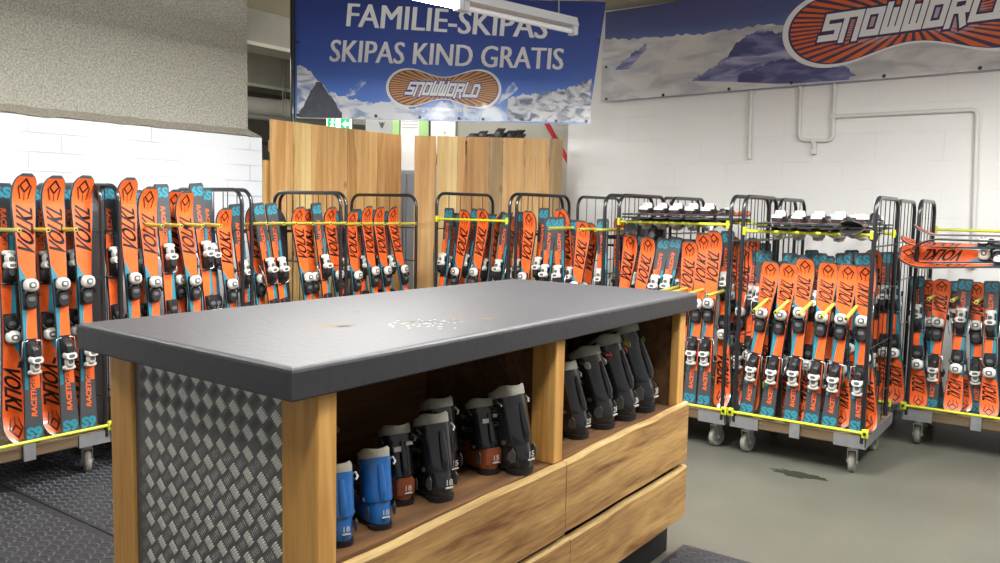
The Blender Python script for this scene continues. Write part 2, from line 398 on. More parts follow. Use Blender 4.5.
TROLLEY_WORDS = {
 'L1': 'left edge trolley', 'L2': 'second trolley from left', 'L3': 'third trolley from left',
 'L4': 'fourth trolley from left', 'M4': 'corner trolley before right panel', 'M3': 'trolley behind counter right corner',
 'M2': 'trolley beside counter right end', 'M1': 'trolley right of counter', 'R': 'right edge trolley',
 'K1': 'wall trolley behind the front right trolley', 'K2': 'middle trolley along the white wall', 'K3': 'farthest trolley along the white wall'}
ORD = ['first', 'second', 'third', 'fourth', 'fifth', 'sixth', 'seventh', 'eighth', 'ninth', 'tenth']
ROWS = {0: 'front row', 1: 'second row', 2: 'rear row'}
SKIS = [
 ('L1',0,1,'A',1.015,(1.999,4.360,0.245),(2.003,4.420,1.614)),
 ('L1',0,1,'A',1.012,(2.184,4.360,0.245),(2.146,4.420,1.610)),
 ('L1',0,1,'A',1.017,(2.281,4.360,0.245),(2.302,4.420,1.617)),
 ('L1',1,0,'A',0.980,(1.940,4.445,0.245),(1.944,4.505,1.567)),
 ('L1',1,0,'A',0.973,(2.131,4.445,0.245),(2.124,4.505,1.558)),
 ('L1',1,0,'A',0.977,(2.270,4.445,0.245),(2.270,4.505,1.562)),
 ('L1',1,1,'A',0.981,(2.396,4.445,0.245),(2.434,4.505,1.568)),
 ('L1',2,1,'A',0.978,(2.026,4.550,0.245),(2.023,4.610,1.564)),
 ('L1',2,0,'A',0.965,(2.104,4.550,0.245),(2.122,4.610,1.547)),
 ('L1',2,0,'A',0.969,(2.239,4.550,0.245),(2.279,4.610,1.551)),
 ('L2',0,1,'A',1.017,(2.587,4.370,0.245),(2.555,4.430,1.616)),
 ('L2',0,1,'A',0.983,(2.708,4.370,0.245),(2.680,4.430,1.570)),
 ('L2',0,0,'A',0.998,(2.828,4.370,0.245),(2.775,4.430,1.590)),
 ('L2',0,1,'A',0.973,(3.013,4.370,0.245),(2.910,4.430,1.554)),
 ('L2',0,0,'A',1.011,(3.119,4.370,0.245),(3.005,4.430,1.604)),
 ('L2',1,0,'A',0.983,(2.531,4.455,0.245),(2.497,4.515,1.570)),
 ('L2',1,0,'A',0.970,(2.703,4.455,0.245),(2.663,4.515,1.552)),
 ('L2',1,1,'A',0.975,(2.939,4.455,0.245),(2.893,4.515,1.559)),
 ('L2',1,0,'A',0.990,(3.205,4.455,0.245),(3.126,4.515,1.578)),
 ('L3',0,1,'B',0.996,(3.269,4.380,0.245),(3.194,4.440,1.456)),
 ('L3',0,0,'B',1.019,(3.397,4.380,0.245),(3.291,4.440,1.482)),
 ('L3',0,0,'B',1.033,(3.642,4.380,0.245),(3.468,4.440,1.491)),
 ('L3',0,0,'B',1.031,(3.715,4.380,0.245),(3.573,4.440,1.493)),
 ('L3',0,1,'B',1.012,(3.932,4.380,0.245),(3.784,4.440,1.469)),
 ('L3',0,0,'B',1.035,(4.092,4.380,0.245),(3.963,4.440,1.499)),
 ('L3',0,1,'B',1.014,(4.219,4.380,0.245),(4.074,4.440,1.473)),
 ('L3',1,1,'B',1.014,(3.564,4.465,0.245),(3.479,4.525,1.477)),
 ('L3',1,1,'B',0.999,(3.794,4.465,0.245),(3.717,4.525,1.460)),
 ('L3',1,1,'B',0.998,(4.050,4.465,0.245),(3.937,4.525,1.455)),
 ('L3',1,0,'B',0.987,(4.336,4.465,0.245),(4.250,4.525,1.444)),
 ('L4',0,1,'B',0.987,(4.367,4.390,0.245),(4.298,4.450,1.446)),
 ('L4',0,1,'B',1.023,(4.590,4.390,0.245),(4.451,4.450,1.484)),
 ('L4',0,1,'B',1.020,(4.728,4.390,0.245),(4.579,4.450,1.479)),
 ('L4',0,1,'B',1.038,(4.994,4.390,0.245),(4.722,4.450,1.480)),
 ('L4',1,0,'B',1.000,(4.545,4.475,0.245),(4.452,4.535,1.460)),
 ('L4',1,0,'B',0.998,(4.734,4.475,0.245),(4.612,4.535,1.454)),
 ('L4',1,0,'B',0.988,(4.807,4.475,0.245),(4.755,4.535,1.448)),
 ('M4',0,0,'B',1.017,(5.000,4.168,0.245),(5.080,4.133,1.482)),
 ('M4',0,1,'B',1.013,(5.000,4.097,0.245),(5.080,3.953,1.470)),
 ('M4',0,1,'B',1.020,(5.000,3.897,0.245),(5.080,3.780,1.481)),
 ('M4',0,2,'B',1.007,(5.000,3.762,0.245),(5.080,3.676,1.468)),
 ('M4',0,0,'B',0.996,(5.000,3.662,0.245),(5.080,3.574,1.455)),
 ('M4',1,0,'B',0.986,(5.085,4.201,0.245),(5.165,4.130,1.443)),
 ('M4',1,0,'B',1.023,(5.085,4.096,0.245),(5.165,3.931,1.479)),
 ('M4',1,0,'B',0.986,(5.085,3.844,0.245),(5.165,3.775,1.443)),
 ('M4',1,2,'B',1.009,(5.085,3.769,0.245),(5.165,3.662,1.469)),
 ('M4',1,2,'B',1.008,(5.085,3.650,0.245),(5.165,3.588,1.470)),
 ('M3',0,1,'B',1.010,(5.000,3.410,0.245),(5.080,3.359,1.474)),
 ('M3',0,0,'B',0.977,(5.000,3.200,0.245),(5.080,3.185,1.434)),
 ('M3',0,0,'B',0.982,(5.000,3.009,0.245),(5.080,3.117,1.436)),
 ('M3',0,1,'B',0.963,(5.000,2.991,0.245),(5.080,2.903,1.413)),
 ('M3',0,0,'B',0.977,(5.000,2.681,0.245),(5.080,2.768,1.431)),
 ('M3',1,0,'B',1.002,(5.085,3.488,0.245),(5.165,3.496,1.465)),
 ('M3',1,0,'B',1.029,(5.085,3.315,0.245),(5.165,3.301,1.498)),
 ('M3',1,1,'B',1.043,(5.085,2.912,0.245),(5.165,3.146,1.494)),
 ('M3',1,0,'B',0.963,(5.085,3.018,0.245),(5.165,3.042,1.417)),
 ('M3',1,1,'B',0.949,(5.085,2.935,0.245),(5.165,2.894,1.399)),
 ('M2',0,1,'D',1.006,(5.030,2.639,0.245),(5.130,2.560,1.334)),
 ('M2',0,1,'D',0.996,(5.030,2.554,0.245),(5.130,2.425,1.318)),
 ('M2',0,0,'D',0.992,(5.030,2.432,0.245),(5.130,2.323,1.316)),
 ('M2',0,0,'D',1.000,(5.030,2.343,0.245),(5.130,2.238,1.326)),
 ('M2',0,1,'D',0.976,(5.030,2.156,0.245),(5.130,2.132,1.303)),
 ('M2',0,1,'D',1.026,(5.030,2.062,0.245),(5.130,2.039,1.359)),
 ('M2',0,1,'D',1.040,(5.030,1.964,0.245),(5.130,1.972,1.374)),
 ('M2',1,0,'D',0.992,(5.115,2.602,0.245),(5.215,2.541,1.319)),
 ('M2',1,0,'D',0.972,(5.115,2.475,0.245),(5.215,2.405,1.297)),
 ('M2',1,0,'D',0.959,(5.115,2.275,0.245),(5.215,2.223,1.284)),
 ('M2',1,1,'D',0.963,(5.115,2.087,0.245),(5.215,2.118,1.289)),
 ('M2',1,0,'D',1.042,(5.115,1.870,0.245),(5.215,1.925,1.375)),
 ('M2',2,1,'B',0.960,(5.220,2.678,0.245),(5.320,2.697,1.411)),
 ('M2',2,0,'B',0.963,(5.220,2.542,0.245),(5.320,2.580,1.415)),
 ('M2',2,1,'B',0.965,(5.220,2.461,0.245),(5.320,2.481,1.417)),
 ('M1',0,1,'C',0.987,(5.000,1.678,0.245),(5.100,1.589,1.203)),
 ('M1',0,1,'C',0.980,(5.000,1.548,0.245),(5.100,1.480,1.197)),
 ('M1',0,1,'C',1.013,(5.000,1.404,0.245),(5.100,1.388,1.233)),
 ('M1',0,1,'C',0.997,(5.000,1.286,0.245),(5.100,1.254,1.216)),
 ('M1',0,1,'C',0.991,(5.000,1.183,0.245),(5.100,1.142,1.211)),
 ('M1',0,1,'C',0.990,(5.000,1.028,0.245),(5.100,1.050,1.210)),
 ('M1',1,0,'C',1.040,(5.085,1.682,0.245),(5.185,1.663,1.259)),
 ('M1',1,1,'C',0.982,(5.085,1.534,0.245),(5.185,1.560,1.202)),
 ('M1',1,0,'C',1.027,(5.085,1.391,0.245),(5.185,1.459,1.244)),
 ('M1',1,0,'C',1.043,(5.085,1.354,0.245),(5.185,1.336,1.262)),
 ('M1',1,1,'C',0.987,(5.085,1.262,0.245),(5.185,1.241,1.207)),
 ('M1',1,0,'C',1.052,(5.085,1.131,0.245),(5.185,1.199,1.269)),
 ('M1',1,0,'D',0.954,(5.085,0.984,0.245),(5.185,1.093,1.275)),
 ('M1',2,1,'D',0.954,(5.190,1.799,0.245),(5.290,1.828,1.280)),
 ('M1',2,0,'C',1.038,(5.190,1.732,0.245),(5.290,1.761,1.257)),
 ('M1',2,0,'C',1.030,(5.190,1.511,0.245),(5.290,1.545,1.249)),
 ('M1',2,0,'C',1.024,(5.190,1.261,0.245),(5.290,1.321,1.241)),
 ('R',0,0,'E',1.017,(5.950,0.853,0.245),(6.030,0.929,1.103)),
 ('R',0,1,'E',1.002,(5.950,0.787,0.245),(6.030,0.776,1.093)),
 ('R',0,0,'E',1.013,(5.950,0.660,0.245),(6.030,0.645,1.102)),
 ('R',0,0,'E',1.011,(5.950,0.455,0.245),(6.030,0.501,1.099)),
 ('R',1,1,'E',0.991,(6.035,0.755,0.245),(6.115,0.875,1.075)),
 ('R',1,0,'E',0.995,(6.035,0.603,0.245),(6.115,0.722,1.079)),
 ('R',1,1,'E',0.991,(6.035,0.535,0.245),(6.115,0.591,1.081)),
 ('R',1,1,'E',0.996,(6.035,0.386,0.245),(6.115,0.431,1.086)),
 ('K1',0,0,'C',1.021,(5.980,1.569,0.245),(6.060,1.617,1.241)),
 ('K1',0,0,'C',1.034,(5.980,1.288,0.245),(6.060,1.350,1.254)),
 ('K1',0,1,'C',1.042,(5.980,1.134,0.245),(6.060,1.209,1.260)),
 ('K1',0,0,'C',1.032,(5.980,1.059,0.245),(6.060,1.145,1.250)),
 ('K1',0,0,'C',1.036,(5.980,0.997,0.245),(6.060,1.089,1.253)),
 ('K2',0,1,'D',0.983,(5.980,2.124,0.245),(6.060,2.181,1.312)),
 ('K2',0,0,'D',0.965,(5.980,2.055,0.245),(6.060,2.126,1.291)),
 ('K2',0,1,'D',0.981,(5.980,1.973,0.245),(6.060,2.037,1.310)),
 ('K2',0,0,'D',0.951,(5.980,1.891,0.245),(6.060,1.954,1.276)),
 ('K3',0,1,'B',0.967,(5.980,3.115,0.245),(6.060,3.128,1.422)),
 ('K3',0,0,'B',0.977,(5.980,2.962,0.245),(6.060,2.994,1.433)),
 ('K3',0,1,'B',0.972,(5.980,2.883,0.245),(6.060,2.897,1.428)),
 ('K3',0,1,'B',0.968,(5.980,2.771,0.245),(6.060,2.784,1.423)),
]
count = {}
for g, row, up, kind, sy, base, top in SKIS:
    i = count.get((g, row), 0); count[(g, row)] = i + 1
    face = Vector((0, -1, 0)) if g[0] == 'L' else Vector((-1, 0, 0))
    look = '%s orange ski' % ('tip-up' if up else 'tail-up')
    if up == 2: face = Vector((.2, -.98, 0)); look = 'edge-on orange ski'
    elif (row == 2 and g != 'M1') or (row == 1 and up and i % 2): face = -face; look = '%s ski showing its black base' % ('tip-up' if up else 'tail-up')  # turned about so black bases stand in for shade between skis
    o = make_ski(kind, base, top, up, face, sy)
    tag(o, '%s, %s from left, %s, %s' % (look, ORD[i], ROWS[row], TROLLEY_WORDS[g]), 'ski', 'skis standing in the roll trolleys')

# ---------------------------------------------------------------- roll trolleys
def arch_path(w, z0, h, r=.09):
    pts = [(0, 0, z0), (0, 0, h - r)]
    for k in range(1, 7): a = PI - k * PI / 12; pts.append((0, r + r * math.cos(a), h - r + r * math.sin(a)))
    for k in range(0, 7): a = PI / 2 - k * PI / 12; pts.append((0, w - r + r * math.cos(a), h - r + r * math.sin(a)))
    pts.append((0, w, z0)); return pts
def end_frame(parent, x, w, H):
    o = empty('end_frame', (x, 0, 0)); o.parent = parent
    b = MB(); b.tube(arch_path(w, .2, H), .0128, M_TUBE, 10); b.build('arch_tube', o)
    b = MB()
    for k in range(1, 5):
        y = w * k / 5; b.tube([(0, y, .22), (0, y, H)], .0032, M_TUBE, 6)
    for z in (.42, .74, 1.06, 1.32): b.tube([(.004, 0, z), (.004, w, z)], .0045, M_TUBE, 6)
    b.build('wire_bars', o)
def castor(parent, x, y, a):
    o = empty('castor', (x, y, 0), a); o.parent = parent
    b = MB(); b.cyl((-.017, 0, .0625), (1, 0, 0), .0625, .034, M_RUBBER, 28, None, .008); b.cyl((-.019, 0, .0625), (1, 0, 0), .034, .038, M_GALV, 20); b.build('wheel', o)
    b = MB()
    for s in (-1, 1):
        b.prism([(-.012, .05), (.012, .05), (.03, .135), (-.03, .135)], s * .024 - .002, s * .024 + .002, M_FORK, Matrix(((0, 0, 1, 0), (1, 0, 0, -.004), (0, 1, 0, 0), (0, 0, 0, 1))))
    b.box((-.027, -.034, .132), (.027, .028, .14), M_FORK); b.cyl((0, 0, .138), (0, 0, 1), .03, .02, M_FORK, 18); b.box((-.045, -.045, .156), (.045, .045, .164), M_FORK)
    b.cyl((-.032, 0, .0625), (1, 0, 0), .008, .064, M_FORK, 10); b.build('fork', o)
def make_trolley(org, rz, length, w, label, rail_z, pegs=(), peg_z=1.33, peg_tilt=0.0, toprail=None, fw=None, H=1.595):
    """local frame: x along the open front, y into the depth, front at y = 0"""
    fw = fw or w
    t = empty('ski_trolley', org, rz); tag(t, label, 'trolley', 'roll trolleys full of rental skis')
    b = MB(); b.box((.0, .0, .178), (length, w, .236), M_DECK, .004)
    b.build('wooden_deck', t)
    for (x0, x1, xe) in ((-.006, .17, -.008), (length - .17, length + .006, length)):
        b = MB(); b.box((x0, -.008, .176), (x1, .0, .238), M_GALV); b.box((x0, w, .176), (x1, w + .008, .238), M_GALV); b.box((x0, -.008, .168), (x1, w + .008, .176), M_GALV)
        b.box((xe, -.008, .176), (xe + .008, w + .008, .238), M_GALV); b.build('base_bracket', t)
    b = MB(); b.box((length * .5 - .03, -.016, .165), (length * .5 + .03, -.006, .262), M_GALV, .002); b.box((length * .5 - .03, -.016, .256), (length * .5 + .03, .02, .262), M_GALV); b.build('centre_clip', t)
    b = MB(); b.tube([(.01, -.012, .262), (length - .01, -.012, .262)], .009, M_YELLOW, 10)
    for x in (.0, length): b.box((x - .018, -.026, .236), (x + .018, .004, .284), M_YELLOW, .004); b.cyl((x, -.029, .262), (0, -1, 0), .009, .006, M_PLASTIC, 10)
    b.build('front_rail', t)
    end_frame(t, .018, fw, H); end_frame(t, length - .018, fw, H)
    for (x, y) in ((.08, .09), (length - .08, .09), (.08, w - .09), (length - .08, w - .09)): castor(t, x, y, RND.uniform(-.5, .5) + rz * 0)
    b = MB(); b.tube([(.018, w * .35, rail_z), (length - .018, w * .35, rail_z)], .011, M_TUBE, 8); b.build('upper_rail', t)
    for (px, py0, py1) in pegs:
        b = MB(); b.tube([(px, py1, peg_z), (px, py0, peg_z + peg_tilt * (py1 - py0))], .011, M_PEG, 9)
        dz = peg_z + peg_tilt * (py1 - py0); b.cyl((px, py0 - .002, dz), (0, 1, 0), .006, .003, M_PLASTIC, 10)
        b.build('peg', t)
    if toprail:
        for i, (yy, z) in enumerate(toprail):
            b = MB(); b.tube([(.018, yy, z), (length - .018, yy, z)], .0095, M_YELLOW, 9)
            for x in (.03, length - .03): b.box((x - .009, yy - .017, z - .024), (x + .009, yy + .013, z + .024), M_YELLOW, .003)
            b.build('top_rail', t)
    return t
def lp(xs, y0=-.18, y1=.26): return [(x, y0, y1) for x in xs]
R90 = -PI / 2
# left row: fronts face -Y (local x = +X)
make_trolley((1.53, 4.325, 0), 0, .85, .72, 'long ski trolley at the left edge before the white bricks', 1.30, lp([.387, .525, .665, .20], -.06), 1.33, .02, H=1.572)
make_trolley((2.45, 4.335, 0), 0, .84, .72, 'ski trolley second from left, half hidden by the counter', 1.30, lp([.22, .34, .48, .60], -.09), 1.36, -.02, H=1.572)
make_trolley((3.325, 4.335, 0), 0, .80, .72, 'ski trolley third from left, behind the counter back edge', 1.30, lp([.03, .16, .26, .40, .56, .70], -.14), 1.345, .05, H=1.572)
make_trolley((4.15, 4.345, 0), 0, .79, .72, 'ski trolley fourth from left before the left wooden panel', 1.30, lp([.03, .15, .27, .43, .61], -.14), 1.34, .05, H=1.575)
# right row: fronts face -X (local x runs -Y)
def right_t(y_hi, y_lo, X, *a, **k): return make_trolley((X, y_hi, 0), R90, y_hi - y_lo, .74, *a, **k)
right_t(4.19, 3.46, 4.965, 'corner ski trolley with leaning skis before the right wooden panel', 1.30, [], toprail=[(-.01, 1.397)])
right_t(3.435, 2.675, 4.965, 'ski trolley behind the far right corner of the counter', 1.30, lp([.39, .63, .75], -.14), 1.36, 0.0)
right_t(2.605, 1.80, 4.965, 'ski trolley beside the right end of the counter', 1.30, lp([.71, .58, .47, .39], -.13), 1.0, -.04, toprail=[(-.01, 1.42), (.70, 1.42)], fw=.72)
right_t(1.757, .975, 4.965, 'front ski trolley standing in full view right of the counter', 1.10, lp([.157, .282, .417, .542, .672], -.14), 1.0, -.2, toprail=[(.0, 1.385), (.62, 1.385)], fw=.64)
right_t(.935, .10, 5.89, 'ski trolley cut by the right edge with skis lying on top', 1.05, lp([.12, .25, .38], -.12), .98, 0.0, toprail=[(.64, 1.405)], fw=.60)
right_t(1.83, 1.03, 5.90, 'ski trolley against the white wall behind the front right trolley', 1.10, [], fw=.62)
right_t(2.65, 1.87, 5.90, 'middle ski trolley along the white wall', 1.20, [], fw=.66)
right_t(3.47, 2.69, 5.90, 'farthest ski trolley along the white wall near the banner corner', 1.20, [])

# pairs of skis laid flat across the top rails, base to base, bindings up and down
def flat_pair(kind, y, x_tail, z, words, tail_first=True, yaw=0.0):
    L, body, toe, heel, br = SKI[kind]
    for s, nm in ((1, 'upper'), (-1, 'lower')):
        o = empty('ski', (0, 0, 0))
        yv = Vector((math.cos(yaw), math.sin(yaw), 0)) * (1 if tail_first else -1); n = Vector((0, 0, s)); xv = yv.cross(n)
        org = Vector((x_tail, y, z + s * .003)) if tail_first else Vector((x_tail, y, z + s * .003)) - yv * L
        o.matrix_world = Matrix(((xv.x, yv.x, n.x, org.x), (xv.y, yv.y, n.y, org.y), (xv.z, yv.z, n.z, org.z), (0, 0, 0, 1)))
        part_obj('ski_body', body, o); part_obj('toe_binding', toe, o)
        h = part_obj('heel_binding', heel, o); part_obj('ski_brake', br, h)
        tag(o, 'flat lying ski, %s one of %s' % (nm, words), 'ski', 'skis lying across the trolley tops')
for i, y in enumerate((1.59, 1.47, 1.355, 1.235)):
    flat_pair('C', y, 4.90, 1.425, '%s pair on top of front right trolley' % ORD[i], True)
flat_pair('C', 1.10, 4.83, 1.425, 'rightmost pair on top of front right trolley', False)
for i, y in enumerate((2.49, 2.38, 2.27, 2.16, 2.05)):
    flat_pair('C', y, 4.90, 1.46, '%s pair atop trolley beside counter end' % ORD[i], True)
def lay_ski(kind, tip, along, n, label):
    """ski lying with its tip at `tip`, the tail in direction `along`, deck side towards n"""
    L, body, toe, heel, br = SKI[kind]
    yv = -Vector(along).normalized(); n = Vector(n); n = (n - yv * n.dot(yv)).normalized(); xv = yv.cross(n); org = Vector(tip) - yv * L
    o = empty('ski', (0, 0, 0))
    o.matrix_world = Matrix(((xv.x, yv.x, n.x, org.x), (xv.y, yv.y, n.y, org.y), (xv.z, yv.z, n.z, org.z), (0, 0, 0, 1)))
    part_obj('ski_body', body, o); part_obj('toe_binding', toe, o)
    h = part_obj('heel_binding', heel, o); part_obj('ski_brake', br, h)
    tag(o, label, 'ski', 'skis lying across the right edge trolley')
lay_ski('B', (5.93, 1.02, 1.245), (0, -1, .01), (-1, 0, .45), 'orange ski lying lengthwise on its side, lettering upside down, right edge trolley')
lay_ski('A', (5.80, .93, 1.372), (0, -1, .01), (0, 0, 1), 'topmost flat ski with raised binding lying on the right edge trolley')
lay_ski('A', (5.80, .93, 1.362), (0, -1, .01), (0, 0, -1), 'flat ski hanging binding down under the topmost, right edge trolley')
lay_ski('A', (5.78, 1.0, 1.17), (0, -1, .05), (-.15, 0, 1), 'lowest flat ski just above the standing skis, right edge trolley')
lay_ski('B', (6.10, 1.05, 1.30), (0, -1, .0), (-.25, 0, .95), 'orange ski lying behind the upside down lettered ski, right edge trolley')

# ---------------------------------------------------------------- service counter
M_SLAB = mat('worn charcoal worktop laminate', rgb(50, 50, 54), .48, spec=.6, noise=.10, nscale=5, bump=.12, bscale=40)
M_CHIP = mat('worn brown core', rgb(122, 98, 66), .7)
M_SCRAP = mat('dark scratched patch', rgb(52, 50, 50), .6)
M_FLECK = mat('white chip', rgb(225, 225, 225), .4)
M_WL = wood('planed spruce post', rgb(224, 174, 98), rgb(192, 132, 62), (1, 1, .06), 16, .55, False)
M_WD = wood('rough larch plank', rgb(200, 158, 96), rgb(120, 76, 36), (.10, 1, 1), 17, .7)
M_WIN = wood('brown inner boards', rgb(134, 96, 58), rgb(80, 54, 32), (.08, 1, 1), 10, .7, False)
M_WEDGE = wood('pale sawn edge', rgb(208, 178, 120), rgb(160, 124, 72), (.08, 1, 1), 24, .75, False)
M_BLACKP = mat('black plinth board', rgb(20, 20, 21), .55)
M_ALU = mat('dull aluminium sheet', rgb(122, 122, 122), .45, metal=.6, noise=.08, nscale=30)
M_ALUGLINT = mat('tread lozenge with painted glint', rgb(236, 236, 230), .4, metal=.25)  # brighter metal paints reflected light into every other lozenge
counter = empty('service_counter', (0, 0, 0))
tag(counter, 'wooden ski service counter with dark worktop and diamond plate end panel', 'counter')
b = MB(); Q = [(1.15, 1.36), (3.375, 1.368), (3.335, 2.305), (1.182, 2.305)]
cxq = sum(p[0] for p in Q) / 4; cyq = sum(p[1] for p in Q) / 4
def qring(z, e): return [(p[0] + (cxq - p[0]) / abs(cxq - p[0]) * e, p[1] + (cyq - p[1]) / abs(cyq - p[1]) * e, z) for p in Q]
b.loft([qring(1.075, .004), qring(1.079, 0), qring(1.138, 0), qring(1.144, .002), qring(1.148, .006), qring(1.15, .013)], M_SLAB, True, False)
r2 = random.Random(3)
def blotch(cx, cy, rx, ry, m, n=13, rot=0.0):
    pts = []
    for k in range(n):
        a = 2 * PI * k / n; q = r2.uniform(.45, 1.15); x, y = 1.25 * rx * q * math.cos(a), 1.25 * ry * q * math.sin(a)
        pts.append((cx + x * math.cos(rot) - y * math.sin(rot), cy + x * math.sin(rot) + y * math.cos(rot), 1.1504))
    b.poly(pts, m)
blotch(1.63, 1.755, .052, .020, M_CHIP, 13, -.6); blotch(1.66, 1.72, .03, .008, M_CHIP, 9, -.6)
blotch(1.865, 1.63, .045, .016, M_SCRAP, 13, -.7); blotch(1.90, 1.585, .035, .010, M_SCRAP, 11, -.8); blotch(1.89, 1.66, .03, .01, M_CHIP, 11, -.6)
blotch(1.99, 1.60, .035, .008, M_CHIP, 11, -.7); blotch(2.07, 1.525, .03, .016, M_CHIP, 11, -.3); blotch(1.895, 1.925, .016, .006, M_SCRAP, 9, -.6); blotch(1.96, 1.58, .03, .006, M_SCRAP, 9, -.7)
for k in range(46):
    blotch(1.86 + r2.gauss(0, .075), 1.60 + r2.gauss(0, .05), .006, .0035, M_FLECK, 6, r2.uniform(0, 3))
for px, s in ((1.9, .012), (2.55, .02), (2.62, .012), (1.45, .006)): b.poly([(px, 1.3617 - .0, 1.136), (px + s, 1.3617, 1.134), (px + s * 1.2, 1.3615, 1.142), (px + s * .3, 1.3615, 1.143)], M_CHIP)
b.build('worktop', counter)
# corner posts: two boards each, drawn as one post
for (x0, x1, y0, y1) in ((1.24, 1.302, 1.382, 1.505), (1.24, 1.302, 2.137, 2.245), (3.278, 3.34, 1.40, 1.44), (3.278, 3.34, 2.15, 2.24)):
    b = MB(); b.box((x0, y0, 0 if x0 < 2 else .165), (x1, y1, 1.0745), M_WL, .004); b.build('corner_post', counter)
# diamond plate end panel with raised lozenges of five bars
b = MB(); b.box((1.252, 1.507, .02), (1.262, 2.135, 1.0745), M_ALU)
P0 = .0535
for iy in range(-1, 13):
    for iz in range(0, 21):
        for odd in (0, 1):
            cy = 1.507 + .028 + iy * P0 + odd * P0 / 2; cz = 1.045 - iz * P0 - odd * P0 / 2
            if cy < 1.52 or cy > 2.122 or cz < .05 or cz > 1.062: continue
            for q in range(5):
                o5 = (q - 2) * .0070; ln = .0172 - abs(q - 2) * .0006
                # bars of neighbouring lozenges lean to opposite sides
                if not odd: p, dv = (cy + o5 * .72, cz + o5 * .72), (.707, -.707)
                else: p, dv = (cy + o5 * .72, cz - o5 * .72), (.707, .707)
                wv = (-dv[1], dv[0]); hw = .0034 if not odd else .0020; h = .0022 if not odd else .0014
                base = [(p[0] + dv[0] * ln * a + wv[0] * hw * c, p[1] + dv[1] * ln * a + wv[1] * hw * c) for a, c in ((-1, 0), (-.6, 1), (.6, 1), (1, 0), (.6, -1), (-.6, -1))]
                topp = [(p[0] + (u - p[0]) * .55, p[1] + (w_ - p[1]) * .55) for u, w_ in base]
                b.loft([[(1.252, u, w_) for u, w_ in base], [(1.252 - h, u, w_) for u, w_ in topp]], M_ALUGLINT if not odd else M_ALU, True, False)
for k in range(9): b.cyl((1.252, 1.53 + k * .07, 1.068), (-1, 0, 0), .004, .002, M_STEELB, 8)
b.build('diamond_plate_panel', counter)
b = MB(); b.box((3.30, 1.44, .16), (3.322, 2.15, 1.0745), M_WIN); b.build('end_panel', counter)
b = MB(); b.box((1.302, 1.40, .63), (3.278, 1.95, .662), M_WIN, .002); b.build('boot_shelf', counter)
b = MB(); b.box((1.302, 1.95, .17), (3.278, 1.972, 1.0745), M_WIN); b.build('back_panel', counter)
b = MB(); b.box((1.262, 2.20, .17), (3.30, 2.222, 1.0745), M_WD); b.build('rear_panel', counter)
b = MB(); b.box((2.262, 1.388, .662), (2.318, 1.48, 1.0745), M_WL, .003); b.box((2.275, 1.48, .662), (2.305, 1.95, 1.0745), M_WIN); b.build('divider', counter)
b = MB(); b.box((1.30, 1.44, 0), (3.325, 2.16, .172), M_BLACKP, .002); b.build('plinth', counter)
def live_plank(x0, x1, zb, zt, seed, wav, name='front_plank', y0=1.372):
    """board with sawn ends and a wavy bark edge along its top"""
    r = random.Random(seed); n = 40; ph = [r.uniform(0, 6.3) for _ in range(4)]; b = MB()
    def top(x): return zt + wav * (math.sin(x * 3.1 + ph[0]) + .5 * math.sin(x * 8.3 + ph[1]) + .25 * math.sin(x * 21 + ph[2]))
    def bot(x): return zb + .25 * wav * (math.sin(x * 4.7 + ph[3]) + .6 * math.sin(x * 13 + ph[0]))
    ring = []
    for i in range(n + 1):
        x = x0 + (x1 - x0) * i / n
        ring.append([(x, y0, bot(x) + .003), (x, y0, top(x) - .010), (x, y0 + .004, top(x) - .002), (x, y0 + .022, top(x) + .001), (x, y0 + .026, bot(x)), (x, y0 + .004, bot(x))])
    nf = 6
    for i in range(n):
        for j in range(nf):
            a, c = ring[i], ring[i + 1]; k = (j + 1) % nf
            b.add([a[j], c[j], c[k], a[k]], [(0, 1, 2, 3)], M_WEDGE if j in (1, 2) else M_WD)
    b.poly(list(reversed(ring[0])), M_WEDGE); b.poly(ring[-1], M_WEDGE)
    return b.build(name, counter)
live_plank(1.242, 2.32, .408, .655, 1, .004); live_plank(2.326, 3.342, .415, .668, 5, .007)
live_plank(1.242, 2.36, .16, .386, 8, .004); live_plank(2.364, 3.348, .168, .392, 11, .005)

